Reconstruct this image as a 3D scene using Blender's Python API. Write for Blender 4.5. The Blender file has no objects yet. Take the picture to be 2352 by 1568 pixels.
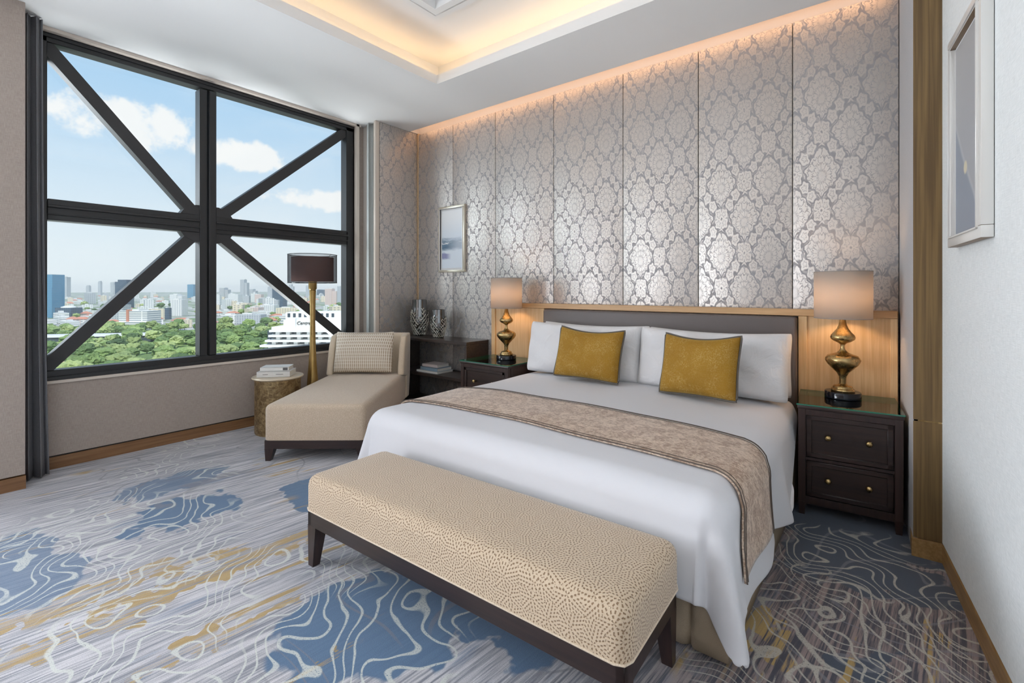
import bpy, bmesh, math, random
from mathutils import Vector, Matrix
PI = math.pi
SC = bpy.context.scene
COL = SC.collection
random.seed(7)

# ---------------------------------------------------------------- camera
TH = 0.66234            # the camera looks 37.95 degrees left of the bed wall's normal
cam_d = bpy.data.cameras.new('camera')
cam_d.lens = 16.664; cam_d.sensor_width = 36; cam_d.shift_y = -0.0506
cam_d.clip_start = 0.05; cam_d.clip_end = 20000
cam = bpy.data.objects.new('camera', cam_d); COL.objects.link(cam)
cam.location = (0, 0, 1.35); cam.rotation_euler = (PI/2, 0, TH)
SC.camera = cam
SC.view_settings.view_transform = 'Standard'; SC.view_settings.look = 'None'
SC.view_settings.gamma = 1; SC.view_settings.use_curve_mapping = False
SC.view_settings.exposure = 0.0

# ---------------------------------------------------------------- node helpers
class NT:
    """tiny wrapper so that node trees read like formulas"""
    def __init__(s, tree): s.t = tree; s.n = tree.nodes; s.l = tree.links
    def new(s, ty, **kw):
        nd = s.n.new(ty)
        for k, v in kw.items(): setattr(nd, k, v)
        return nd
    def put(s, sock, v):
        if hasattr(v, 'is_linked') or isinstance(v, bpy.types.NodeSocket): s.l.new(v, sock)
        elif v is not None: sock.default_value = v
    def m(s, op, a, b=None, c=None, clamp=False):
        nd = s.new('ShaderNodeMath', operation=op, use_clamp=clamp)
        s.put(nd.inputs[0], a); s.put(nd.inputs[1], b)
        if c is not None: s.put(nd.inputs[2], c)
        return nd.outputs[0]
    def vm(s, op, a, b=None):
        nd = s.new('ShaderNodeVectorMath', operation=op)
        s.put(nd.inputs[0], a); s.put(nd.inputs[1], b)
        return nd.outputs['Value'] if op in ('LENGTH', 'DOT_PRODUCT', 'DISTANCE') else nd.outputs[0]
    def coord(s, k='Object'): return s.new('ShaderNodeTexCoord').outputs[k]
    def sep(s, v):
        nd = s.new('ShaderNodeSeparateXYZ'); s.l.new(v, nd.inputs[0]); return nd.outputs
    def comb(s, x, y, z=0.0):
        nd = s.new('ShaderNodeCombineXYZ')
        for i, v in enumerate((x, y, z)): s.put(nd.inputs[i], v)
        return nd.outputs[0]
    def noise(s, v, scale, detail=2.0, rough=.5, dist=0.0, out='Fac'):
        nd = s.new('ShaderNodeTexNoise'); s.put(nd.inputs['Vector'], v)
        nd.inputs['Scale'].default_value = scale; nd.inputs['Detail'].default_value = detail
        nd.inputs['Roughness'].default_value = rough; nd.inputs['Distortion'].default_value = dist
        return nd.outputs[out]
    def vor(s, v, scale, feature='F1', out='Distance', rnd=1.0):
        nd = s.new('ShaderNodeTexVoronoi', feature=feature); s.put(nd.inputs['Vector'], v)
        nd.inputs['Scale'].default_value = scale; nd.inputs['Randomness'].default_value = rnd
        return nd.outputs[out]
    def step(s, v, a, b):      # smoothstep a..b (b may be below a)
        nd = s.new('ShaderNodeMapRange', interpolation_type='SMOOTHSTEP'); s.put(nd.inputs[0], v)
        nd.inputs[1].default_value = min(a, b); nd.inputs[2].default_value = max(a, b)
        nd.inputs[3].default_value = 0.0 if a < b else 1.0; nd.inputs[4].default_value = 1.0 if a < b else 0.0
        return nd.outputs[0]
    def mix(s, f, a, b):
        nd = s.new('ShaderNodeMix', data_type='RGBA'); s.put(nd.inputs[0], f)
        s.put(nd.inputs[6], a if not isinstance(a, tuple) else (*a[:3], 1)); s.put(nd.inputs[7], b if not isinstance(b, tuple) else (*b[:3], 1))
        return nd.outputs[2]
    def bump(s, h, strength=.3, dist=.01):
        nd = s.new('ShaderNodeBump'); s.put(nd.inputs['Height'], h)
        nd.inputs['Strength'].default_value = strength; nd.inputs['Distance'].default_value = dist
        return nd.outputs[0]
    def scale(s, v, x, y, z=1.0):
        nd = s.new('ShaderNodeVectorMath', operation='MULTIPLY'); s.l.new(v, nd.inputs[0]); nd.inputs[1].default_value = (x, y, z); return nd.outputs[0]

def mat(name, col, rough=.6, metal=0.0, f=None, **kw):
    m = bpy.data.materials.new(name); m.use_nodes = True
    t = NT(m.node_tree); b = m.node_tree.nodes['Principled BSDF']
    b.inputs['Base Color'].default_value = (*col, 1); b.inputs['Roughness'].default_value = rough; b.inputs['Metallic'].default_value = metal
    for k, v in kw.items(): b.inputs[k].default_value = v
    if f:
        r = f(t)
        for k, v in r.items(): t.put(b.inputs[k], v if not (isinstance(v, tuple) and len(v) == 3) else (*v, 1))
    return m

# ---------------------------------------------------------------- world: tropical sky with clouds
w = bpy.data.worlds.new('sky'); SC.world = w; w.use_nodes = True
t = NT(w.node_tree); bg = w.node_tree.nodes['Background']
gv = t.coord('Generated'); x, y, z = t.sep(gv)
el = t.m('MULTIPLY', z, 1.0)
sky = t.mix(t.step(el, -0.02, .42), (.86, .93, .965), (.42, .67, .93))
sky = t.mix(t.step(el, .42, 1.0), sky, (.20, .42, .80))
az = t.m('ARCTAN2', t.m('MULTIPLY', x, -1.0), y)          # 0 = bed wall direction, + to the left
def cloud(a0, e0, aw, ew, seed, th):
    d = t.m('ADD', t.m('POWER', t.m('DIVIDE', t.m('SUBTRACT', az, a0), aw), 2.0), t.m('POWER', t.m('DIVIDE', t.m('SUBTRACT', el, e0), ew), 2.0))
    nz = t.noise(t.vm('ADD', gv, (seed, seed*.7, 0)), 14.0, 6.0, .62)
    return t.step(t.m('SUBTRACT', t.m('ADD', t.m('MULTIPLY', t.m('SUBTRACT', nz, .5), 3.0), th), d), 0.0, .55)
clouds = [cloud(1.34, .262, .105, .042, 1.3, 1.0), cloud(1.185, .238, .085, .030, 5.2, .9), cloud(1.06, .172, .11, .026, 8.1, .9), cloud(1.25, .13, .45, .02, 2.7, .1)]
cm = clouds[0]
for c in clouds[1:]: cm = t.m('MAXIMUM', cm, c)
wisp = t.m('MULTIPLY', t.step(t.noise(t.scale(gv, 1, 1, 3.5), 3.0, 5.0, .6), .45, .80), .42)
cm = t.m('MAXIMUM', cm, wisp)
sky = t.mix(cm, sky, (.98, .985, .99))
t.put(bg.inputs[0], sky); bg.inputs[1].default_value = 1.0

def lamp(name, ty, energy, col, loc, rot=(0, 0, 0), **kw):
    d = bpy.data.lights.new(name, ty); d.energy = energy; d.color = col
    for k, v in kw.items(): setattr(d, k, v)
    o = bpy.data.objects.new(name, d); COL.objects.link(o); o.location = loc; o.rotation_euler = rot
    return o
sd = Vector((-.55, .35, -.75))
sun = lamp('sun', 'SUN', 4.3, (1, .97, .92), (0, 0, 60), angle=.009); sun.rotation_euler = sd.to_track_quat('-Z', 'Y').to_euler()
# added area lamp outside the unseen second window, fills the room from the left
lamp('fill_lamp_second_window', 'AREA', 500, (.89, .925, 1.0), (-5.25, -1.95, 1.7), (0, -PI/2-.38, 0), shape='RECTANGLE', size=2.5, size_y=2.9)

# added area lamp below the main window, throws light up onto the ceiling
lamp('fill_lamp_from_below', 'AREA', 310, (.97, .98, 1.0), (-6.3, 1.95, -.45), (0, -2.42, 0), shape='RECTANGLE', size=1.4, size_y=3.0)
# added area lamp, unseen left of the main window, brightens the damask
cl = lamp('fill_lamp_left', 'AREA', 270, (.90, .945, 1.0), (-7.6, -1.3, 2.7), (0, 0, 0), shape='RECTANGLE', size=3.0, size_y=2.6)
cl.rotation_euler = Vector((1, 1.05, -.12)).to_track_quat('-Z', 'Z').to_euler()

# ---------------------------------------------------------------- objects
def link(name, me, parent=None):
    o = bpy.data.objects.new(name, me); COL.objects.link(o)
    if parent: o.parent = parent
    return o
def thing(name, label, cat, loc=(0, 0, 0), rz=0, group=None):
    o = bpy.data.objects.new(name, None); COL.objects.link(o); o.empty_display_size = .1
    o.location = loc; o.rotation_euler = (0, 0, rz); o['label'] = label; o['category'] = cat
    if group: o['group'] = group
    return o
def tag(o, label, cat, group=None, kind=None):
    o['label'] = label; o['category'] = cat
    if group: o['group'] = group
    if kind: o['kind'] = kind
    return o
def copy_tree(o, parent=None):
    c = o.copy(); COL.objects.link(c); c.parent = parent
    for ch in list(o.children): copy_tree(ch, c)
    return c

class MB:
    def __init__(s): s.bm = bmesh.new()
    def add(s, verts, faces, M=None):
        vs = [s.bm.verts.new(M @ Vector(v) if M else v) for v in verts]
        for f in faces:
            try: s.bm.faces.new([vs[i] for i in f])
            except ValueError: pass
        return vs
    def box(s, x0, x1, y0, y1, z0, z1, bev=0.0, seg=2, M=None):
        b = bmesh.new(); bmesh.ops.create_cube(b, size=1)
        for v in b.verts: v.co = Vector(((x0+x1)/2 + v.co.x*(x1-x0), (y0+y1)/2 + v.co.y*(y1-y0), (z0+z1)/2 + v.co.z*(z1-z0)))
        if bev: bmesh.ops.bevel(b, geom=list(b.edges), offset=bev, segments=seg, profile=.5, affect='EDGES')
        b.verts.index_update()
        s.add([v.co.copy() for v in b.verts], [[v.index for v in f.verts] for f in b.faces], M); b.free(); return s
    def prism(s, pts, a0, a1, axis='y', M=None):
        """polygon pts (2D) swept from a0 to a1 along an axis"""
        def P(p, a): return {'y': (p[0], a, p[1]), 'x': (a, p[0], p[1]), 'z': (p[0], p[1], a)}[axis]
        n = len(pts)
        s.add([P(p, a0) for p in pts] + [P(p, a1) for p in pts],
              [list(range(n))[::-1], list(range(n, 2*n))] + [[i, (i+1) % n, n+(i+1) % n, n+i] for i in range(n)], M); return s
    def taper(s, x, y, z0, z1, w0, w1, dx=0, dy=0, M=None):
        """square leg: half width w0 at z0 (bottom), w1 at z1; dx,dy shift the bottom"""
        v = [(x+dx+a*w0, y+dy+b*w0, z0) for a, b in ((-1, -1), (1, -1), (1, 1), (-1, 1))] + [(x+a*w1, y+b*w1, z1) for a, b in ((-1, -1), (1, -1), (1, 1), (-1, 1))]
        s.add(v, [(3, 2, 1, 0), (4, 5, 6, 7), (0, 1, 5, 4), (1, 2, 6, 5), (2, 3, 7, 6), (3, 0, 4, 7)], M); return s
    def lathe(s, prof, n=32, M=None, sx=1, sy=1, cap=True):
        vs = []; fs = []
        for r, z in prof:
            for i in range(n): a = 2*PI*i/n; vs.append((r*math.cos(a)*sx, r*math.sin(a)*sy, z))
        for j in range(len(prof)-1):
            for i in range(n): k = (i+1) % n; fs.append((j*n+i, j*n+k, (j+1)*n+k, (j+1)*n+i))
        if cap: fs.append(list(range(n))[::-1]); fs.append([(len(prof)-1)*n+i for i in range(n)])
        s.add(vs, fs, M); return s
    def tube(s, pts, r, n=8, closed=False, M=None):
        pts = [Vector(p) for p in pts]; m = len(pts); vs = []; fs = []
        up = Vector((0, 0, 1))
        for i, p in enumerate(pts):
            a = pts[(i-1) % m] if (closed or i) else p; b = pts[(i+1) % m] if (closed or i < m-1) else p
            d = (b-a).normalized()
            u = up if abs(d.z) < .93 else Vector((1, 0, 0))
            e1 = d.cross(u).normalized(); e2 = d.cross(e1)
            rr = r[i] if isinstance(r, (list, tuple)) else r
            for k in range(n): q = 2*PI*k/n; vs.append(p + (e1*math.cos(q) + e2*math.sin(q))*rr)
        for i in range(m if closed else m-1):
            j = (i+1) % m
            for k in range(n): l = (k+1) % n; fs.append((i*n+k, i*n+l, j*n+l, j*n+k))
        if not closed: fs.append(list(range(n))[::-1]); fs.append([(m-1)*n+k for k in range(n)])
        s.add(vs, fs, M); return s
    def grid(s, f, nu, nv, closed_u=False):
        vs = [f(i/nu, j/nv) for j in range(nv+1) for i in range(nu + (0 if closed_u else 1))]
        W_ = nu if closed_u else nu+1
        fs = [(j*W_+i, j*W_+(i+1) % W_, (j+1)*W_+(i+1) % W_, (j+1)*W_+i) for j in range(nv) for i in range(nu)]
        return s.add(vs, fs)
    def build(s, name, m, parent=None, smooth=True, uv=False, weld=False, loc=None):
        bm = s.bm
        if weld: bmesh.ops.remove_doubles(bm, verts=bm.verts, dist=1e-5)
        bmesh.ops.recalc_face_normals(bm, faces=bm.faces)
        if uv:
            lay = bm.loops.layers.uv.new('UVMap')
            for f in bm.faces:
                n = f.normal; ax = max(range(3), key=lambda i: abs(n[i]))
                for l in f.loops:
                    c = l.vert.co; l[lay].uv = ((c.y, c.z), (c.x, c.z), (c.x, c.y))[ax]
        me = bpy.data.meshes.new(name); bm.to_mesh(me); bm.free()
        for k in (m if isinstance(m, list) else [m]): me.materials.append(k)
        if smooth:
            me.polygons.foreach_set('use_smooth', [True]*len(me.polygons))
            me.set_sharp_from_angle(angle=math.radians(38))
        o = link(name, me, parent)
        if loc: o.location = loc
        return o
def struct(name, mb, m, parent=None, **kw):
    o = mb.build(name, m, parent, **kw)
    if not parent: o['kind'] = 'structure'
    return o
def mod(o, ty, **kw):
    md = o.modifiers.new(ty.lower(), ty)
    for k, v in kw.items(): setattr(md, k, v)
    return md
def recentre(o):
    """move a one-mesh thing's origin to the middle of its base"""
    xs = [v.co for v in o.data.vertices]
    c = Vector(((min(p.x for p in xs)+max(p.x for p in xs))/2, (min(p.y for p in xs)+max(p.y for p in xs))/2, min(p.z for p in xs)))
    o.data.transform(Matrix.Translation(-c)); o.location = o.matrix_basis @ c
    return o

# ---------------------------------------------------------------- materials
def linen_f(c1, c2, sc=1.0, ax='yz'):
    def f(t):
        v = t.coord(); x, y, z = t.sep(v)
        h = t.m('ADD', y, t.m('MULTIPLY', x, .93))
        a = t.noise(t.comb(t.m('MULTIPLY', h, 350*sc), t.m('MULTIPLY', z, 26*sc)), 1.0, 3, .7)
        b = t.noise(t.comb(t.m('MULTIPLY', h, 22*sc), t.m('MULTIPLY', z, 420*sc)), 1.0, 3, .7)
        m = t.m('MULTIPLY', t.m('ADD', a, b), .5)
        return {'Base Color': t.mix(t.step(m, .38, .62), c1, c2), 'Normal': t.bump(m, .35, .004)}
    return f
M_WALLFAB = mat('woven_wall_fabric', (.5, .45, .4), .85, f=linen_f((.36, .30, .26), (.46, .395, .35)))
M_WALLPALE = mat('pale_linen_wallpaper', (.7, .7, .68), .7, f=linen_f((.72, .75, .75), (.86, .885, .885)))
M_PLASTER = mat('white_plaster', (.86, .87, .87), .85)
M_PLASTERW = mat('warm_white_plaster', (.74, .70, .65), .8)
def wood_f(c1, c2, axis='z', fine=1.0, rough=.45):
    def f(t):
        v = t.coord(); x, y, z = t.sep(v)
        s_ = {'z': (70, 70, 2.2), 'x': (2.2, 70, 70), 'y': (70, 2.2, 70)}[axis]
        n1 = t.noise(t.scale(v, *[q*fine for q in s_]), 1.0, 4, .6, .4)
        n2 = t.noise(t.scale(v, *[q*fine*.2 for q in s_]), 1.0, 2, .5, .8)
        k = t.m('ADD', t.m('MULTIPLY', n1, .65), t.m('MULTIPLY', n2, .35))
        return {'Base Color': t.mix(t.step(k, .32, .68), c1, c2), 'Normal': t.bump(n1, .12, .002)}
    return f
M_OAKV = mat('honey_oak_vertical', (.6, .4, .2), .42, f=wood_f((.60, .38, .18), (.76, .54, .30), 'z'))
M_OAKX = mat('honey_oak_rail', (.6, .4, .2), .4, f=wood_f((.54, .32, .15), (.68, .44, .23), 'x'))
M_BASEB = mat('brown_baseboard', (.3, .17, .08), .45, f=wood_f((.19, .09, .038), (.29, .155, .07), 'y'))
M_DARKW = mat('espresso_wood', (.03, .015, .012), .32, f=wood_f((.018, .010, .010), (.040, .020, .017), 'z', .8), **{'Coat Weight': .25, 'Coat Roughness': .25})
M_DARKX = mat('espresso_wood_across', (.03, .015, .012), .32, f=wood_f((.016, .009, .009), (.036, .019, .016), 'x', .8), **{'Coat Weight': .25, 'Coat Roughness': .25})
M_SHELFW = mat('dark_veneer', (.03, .025, .025), .3, f=wood_f((.02, .015, .015), (.055, .04, .034), 'x'))
M_PILAST = mat('aged_bronze_wood', (.16, .1, .04), .38, .25, f=lambda t: (lambda v, n: {'Base Color': t.mix(t.step(n, .35, .66), (.13, .080, .034), (.22, .138, .055))})(None, t.noise(t.scale(t.coord(), 60, 60, 1.2), 1.0, 4, .6, .3)))
M_BRASS = mat('aged_brass', (.55, .38, .16), .26, 1.0, f=lambda t: (lambda n: {'Base Color': t.mix(t.step(n, .35, .65), (.30, .20, .085), (.60, .43, .20)), 'Roughness': t.m('ADD', t.m('MULTIPLY', n, .25), .14)})(t.noise(t.coord(), 14, 4, .6)))
M_GOLDPOLE = mat('antique_gold', (.5, .3, .09), .34, .9, f=lambda t: (lambda n: {'Base Color': t.mix(t.step(n, .3, .7), (.32, .20, .06), (.52, .36, .15))})(t.noise(t.scale(t.coord(), 9, 9, 3), 1.0, 4, .6)))
M_FRAME = mat('dark_bronze_aluminium', (.035, .036, .038), .42, .3)
M_BRACE = mat('dark_painted_steel', (.038, .038, .040), .5, .1)
M_BLACK = mat('black_lacquer', (.006, .007, .012), .12)
M_BLACKF = mat('black_shadow_line', (.01, .009, .008), .7)
def weave(t, c1, c2, sc=600, str_=.3):
    v = t.coord()
    n = t.noise(v, sc, 2, .6)
    return {'Base Color': t.mix(t.step(n, .35, .65), c1, c2), 'Normal': t.bump(n, str_, .002)}
M_SHEET = mat('white_cotton', (.67, .67, .70), .75, f=lambda t: {'Normal': t.bump(t.noise(t.coord(), 5.0, 3, .55, .3), .10, .03)}, **{'Sheen Weight': .15})
M_PILLOW = mat('white_pillow_cotton', (.76, .76, .775), .75, f=lambda t: {'Normal': t.bump(t.noise(t.coord(), 7.0, 4, .6, .8), .40, .03)}, **{'Sheen Weight': .15})
M_MUST = mat('mustard_velvet', (.36, .22, .02), .8, f=lambda t: (lambda n, g: {'Base Color': t.mix(t.m('MULTIPLY', t.step(n, .42, .66), t.m('ADD', t.m('MULTIPLY', t.step(g, .40, .60), .5), .12)), t.mix(t.noise(t.coord(), 6, 3), (.27, .130, .005), (.40, .215, .012)), (.52, .35, .12)), 'Normal': t.bump(n, .5, .003)})(t.noise(t.coord(), 120, 3, .7), t.noise(t.coord(), 9, 4, .6)), **{'Sheen Weight': .5, 'Sheen Roughness': .35, 'Sheen Tint': (.85, .65, .2, 1)})
M_PIPE = mat('grey_piping', (.12, .105, .09), .7)
M_RUNNER = mat('taupe_crushed_velvet', (.4, .3, .2), .6, f=lambda t: (lambda a, b: {'Base Color': t.mix(t.step(t.m('ADD', t.m('MULTIPLY', a, .6), t.m('MULTIPLY', b, .4)), .40, .60), (.33, .215, .15), (.68, .54, .425)), 'Normal': t.bump(a, .4, .003)})(t.noise(t.scale(t.coord(), 60, 110, 90), 1.0, 3, .65, .8), t.noise(t.coord(), 16, 3, .6, 1.0)), **{'Sheen Weight': .5, 'Sheen Roughness': .3})
M_RUNEDGE = mat('dark_runner_edge', (.10, .075, .06), .7)
M_HEADB = mat('grey_brown_leather', (.135, .115, .11), .42, f=lambda t: {'Normal': t.bump(t.vor(t.coord(), 260), .12, .002)})
M_SKIRT = mat('tan_bed_skirt', (.34, .27, .19), .75, f=lambda t: weave(t, (.30, .235, .165), (.37, .295, .21), 500))
def rosette(t):      # little dashes in rings round scattered centres, cut into a beige chenille
    uv = t.coord('UV')
    S = 13.0
    v = t.new('ShaderNodeTexVoronoi', feature='F1', voronoi_dimensions='2D'); t.l.new(uv, v.inputs['Vector']); v.inputs['Scale'].default_value = S
    v.inputs['Randomness'].default_value = .75
    dx, dy, _ = t.sep(t.vm('SUBTRACT', uv, v.outputs['Position']))
    r = t.m('SQRT', t.m('ADD', t.m('MULTIPLY', dx, dx), t.m('MULTIPLY', dy, dy)))
    th = t.m('ARCTAN2', dy, dx)
    q = t.m('MULTIPLY', r, 1/.0110); i = t.m('FLOOR', q); fr = t.m('FRACT', q)
    k = t.m('MULTIPLY', t.m('MAXIMUM', i, .5), 7.0)
    fa = t.m('FRACT', t.m('ADD', t.m('MULTIPLY', t.m('DIVIDE', th, 2*PI), t.m('ROUND', k)), t.m('MULTIPLY', i, .5)))
    da = t.m('ABSOLUTE', t.m('SUBTRACT', fa, .5)); dr = t.m('ABSOLUTE', t.m('SUBTRACT', fr, .5))
    msk = t.m('MULTIPLY', t.step(da, .21, .12), t.step(dr, .38, .26))
    n = t.noise(t.coord(), 420, 2, .6)
    base = t.mix(n, (.51, .39, .27), (.68, .54, .39))
    return {'Base Color': t.mix(msk, base, (.25, .155, .085)), 'Normal': t.bump(t.m('SUBTRACT', t.m('MULTIPLY', n, .3), msk), .6, .004)}
M_BENCH = mat('beige_cut_chenille', (.5, .4, .3), .8, f=rosette, **{'Sheen Weight': .4, 'Sheen Roughness': .4})
def chaise_f(t):
    uv = t.coord('UV'); x, y, _ = t.sep(uv)
    v = t.vor(uv, 175, rnd=.45)
    n = t.noise(uv, 60, 3, .6)
    msk = t.step(v, .22, .36)
    return {'Base Color': t.mix(t.m('MULTIPLY', msk, .75), t.mix(n, (.72, .60, .47), (.80, .68, .55)), (.46, .35, .245)), 'Normal': t.bump(v, .4, .003)}
M_CHAISE = mat('beige_boucle', (.5, .42, .32), .85, f=chaise_f, **{'Sheen Weight': .3})
M_CHBACK = mat('beige_chenille_plain', (.5, .4, .3), .8, f=lambda t: weave(t, (.56, .45, .32), (.72, .60, .465), 320), **{'Sheen Weight': .4})
def diamond(t):
    x, y, z = t.sep(t.coord('UV'))
    a = t.m('SINE', t.m('MULTIPLY', x, 2*PI/.021)); 
    row = t.m('MULTIPLY', y, 1/.034)
    tri = t.m('ABSOLUTE', t.m('SUBTRACT', t.m('FRACT', row), .5))
    alt = t.m('SUBTRACT', t.m('MULTIPLY', t.m('MODULO', t.m('FLOOR', row), 2.0), 2.0), 1.0)
    m = t.step(t.m('SUBTRACT', t.m('MULTIPLY', t.m('MULTIPLY', a, alt), .5), t.m('MULTIPLY', tri, 1.7)), -.45, -.1)
    n = t.noise(t.coord(), 300, 2)
    return {'Base Color': t.mix(m, t.mix(n, (.72, .65, .55), (.82, .76, .66)), (.47, .37, .26)), 'Normal': t.bump(m, .15, .003)}
M_DIAM = mat('beige_diamond_jacquard', (.6, .5, .4), .75, f=diamond)
def damask(ax):
    def f(t):
        P = t.coord(); x, y, z = t.sep(P)
        u0 = x if ax == 'x' else y
        wob = t.noise(t.comb(u0, z), 16, 2, .5, 0, 'Color'); wx, wy, _ = t.sep(wob)
        u = t.m('ADD', t.m('DIVIDE', u0, .332), t.m('MULTIPLY', t.m('SUBTRACT', wx, .5), .09)); v = t.m('ADD', t.m('DIVIDE', z, .545), t.m('MULTIPLY', t.m('SUBTRACT', wy, .5), .06))
        P_ = t.m('SUBTRACT', t.m('FRACT', t.m('ADD', t.m('ADD', u, v), .5)), .5); Q_ = t.m('SUBTRACT', t.m('FRACT', t.m('ADD', t.m('SUBTRACT', u, v), .5)), .5)
        aP = t.m('ABSOLUTE', P_); aQ = t.m('ABSOLUTE', Q_); mx = t.m('MAXIMUM', aP, aQ); mn_ = t.m('MINIMUM', aP, aQ)
        # florets strung along the diamond lattice
        a = t.m('SUBTRACT', .5, mx); bq = t.m('DIVIDE', t.m('SUBTRACT', t.m('FRACT', t.m('MULTIPLY', mn_, 4.0)), .5), 4.0)
        r = t.m('SQRT', t.m('ADD', t.m('MULTIPLY', a, a), t.m('MULTIPLY', bq, bq))); an = t.m('ARCTAN2', a, bq)
        rp = t.m('ADD', r, t.m('MULTIPLY', t.m('COSINE', t.m('MULTIPLY', an, 5.0)), .014))
        band = t.step(mx, .365, .38)
        fd = t.m('MAXIMUM', t.step(rp, .102, .122), t.m('MULTIPLY', t.step(t.m('ABSOLUTE', t.m('SUBTRACT', rp, .052)), .016, .005), .55))
        # medallion: rows of leaves round a centre
        cu = t.m('MULTIPLY', t.m('ADD', P_, Q_), .5); cv = t.m('MULTIPLY', t.m('SUBTRACT', P_, Q_), .5)
        cv2 = t.m('ADD', cv, .07); rr = t.m('SQRT', t.m('ADD', t.m('MULTIPLY', cu, cu), t.m('MULTIPLY', cv2, cv2))); an2 = t.m('ARCTAN2', cu, cv2)
        lobes = t.m('COSINE', t.m('MULTIPLY', an2, 13.0)); q = t.m('MULTIPLY', rr, 10.5)
        row = t.m('MODULO', t.m('FLOOR', q), 2.0); sgn = t.m('SUBTRACT', 1.0, t.m('MULTIPLY', row, 2.0))
        leafd = t.step(t.m('ABSOLUTE', t.m('SUBTRACT', t.m('FRACT', t.m('ADD', q, t.m('MULTIPLY', t.m('ABSOLUTE', lobes), .35))), .5)), .36, .46)
        rib = t.m('MULTIPLY', t.step(t.m('MULTIPLY', lobes, sgn), -.80, -.97), .8)
        outl = t.m('MULTIPLY', t.step(t.m('ABSOLUTE', t.m('SUBTRACT', t.m('ADD', t.m('ADD', mx, t.m('MULTIPLY', mn_, .12)), t.m('MULTIPLY', lobes, .016)), .375)), .026, .012), .85)
        inner = t.m('MULTIPLY', t.m('MAXIMUM', leafd, rib), .80)
        gap = t.step(t.noise(t.comb(u0, z), 30, 2), .36, .55)
        dark = t.m('MAXIMUM', outl, t.m('MULTIPLY', t.new('ShaderNodeMix').outputs[0] if False else t.m('ADD', t.m('MULTIPLY', band, fd), t.m('MULTIPLY', t.m('SUBTRACT', 1.0, band), inner)), t.m('ADD', t.m('MULTIPLY', gap, .4), .5)), clamp=True)
        th = t.noise(t.comb(t.m('MULTIPLY', u0, 500), t.m('MULTIPLY', z, 70)), 1.0, 2)
        return {'Base Color': t.mix(dark, t.mix(th, (.60, .565, .53), (.70, .665, .63)), t.mix(th, (.27, .27, .29), (.35, .345, .365))),
                'Metallic': t.m('MULTIPLY', t.m('SUBTRACT', 1.0, dark), .85), 'Roughness': t.m('ADD', t.m('MULTIPLY', dark, .14), .43), 'Normal': t.bump(t.m('ADD', dark, t.m('MULTIPLY', th, .4)), .12, .002)}
    return f
M_DAMX = mat('silver_damask', (.5, .5, .5), .5, f=damask('x'))
M_DAMY = mat('silver_damask_side', (.5, .5, .5), .5, f=damask('y'))
M_GREYTRIM = mat('grey_fabric_return', (.47, .47, .47), .7, f=lambda t: weave(t, (.42, .42, .43), (.52, .52, .53), 300))
M_CREAM = mat('cream_paint', (.70, .62, .54), .6)
M_CURTD = mat('charcoal_curtain', (.12, .115, .12), .8, f=lambda t: weave(t, (.15, .15, .165), (.22, .22, .235), 400))
M_CURTL = mat('pale_grey_green_curtain', (.45, .47, .45), .8, f=lambda t: weave(t, (.50, .53, .52), (.68, .71, .70), 400))
def glass_mat(name, tint, refl=.06):
    m = bpy.data.materials.new(name); m.use_nodes = True; n = m.node_tree.nodes; n.clear(); t = NT(m.node_tree)
    o = t.new('ShaderNodeOutputMaterial'); tr = t.new('ShaderNodeBsdfTransparent'); gl = t.new('ShaderNodeBsdfGlossy'); mx = t.new('ShaderNodeMixShader')
    tr.inputs[0].default_value = (*tint, 1); gl.inputs['Roughness'].default_value = .01; gl.inputs[0].default_value = (.9, .95, .95, 1)
    fr = t.new('ShaderNodeFresnel'); fr.inputs[0].default_value = 1.45
    t.put(mx.inputs[0], fr.outputs[0] if refl is None else t.m('MULTIPLY', fr.outputs[0], refl)); t.l.new(tr.outputs[0], mx.inputs[1]); t.l.new(gl.outputs[0], mx.inputs[2]); t.l.new(mx.outputs[0], o.inputs[0])
    return m
M_GLASS = glass_mat('window_glass', (.97, .985, .985), .5)
M_GTOP = glass_mat('glass_top', (.82, .88, .85), None)
M_GEDGE = mat('green_glass_edge', (.02, .16, .10), .15, **{'Coat Weight': .5})
M_BOOKW = mat('white_book_cover', (.78, .77, .74), .5)
M_PAGES = mat('book_pages', (.72, .70, .64), .8)
M_BOOKG = mat('grey_book_cover', (.70, .69, .67), .5)
M_BOOKB = mat('blue_book_cover', (.23, .33, .42), .5)
M_BOOKP = mat('pale_pink_book_cover', (.62, .55, .53), .5)
M_INK = mat('printed_ink', (.10, .10, .10), .6)
M_SILVER = mat('smoky_chrome', (.20, .205, .21), .14, 1.0)
M_CORAL = mat('silver_coral_relief', (.50, .49, .44), .34, .85)
M_HAMMER = mat('hammered_brass', (.4, .28, .13), .42, .75, f=lambda t: (lambda a, b: {'Base Color': t.mix(t.step(b, .3, .7), (.26, .165, .075), (.62, .46, .24)), 'Normal': t.bump(a, .7, .006)})(t.vor(t.coord(), 55), t.noise(t.coord(), 22, 4, .6, 1.0)))
M_DRUMTOP = mat('pale_gold_top', (.66, .56, .42), .35, .25)
M_PICFRAME = mat('champagne_frame', (.62, .58, .48), .3, .5)
M_PICFRAMEW = mat('silver_white_frame', (.74, .73, .70), .3, .3)
M_PICSIDE = mat('brown_frame_side', (.22, .15, .09), .4, .3)
M_MOUNT = mat('white_mount', (.78, .79, .80), .7)
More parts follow.
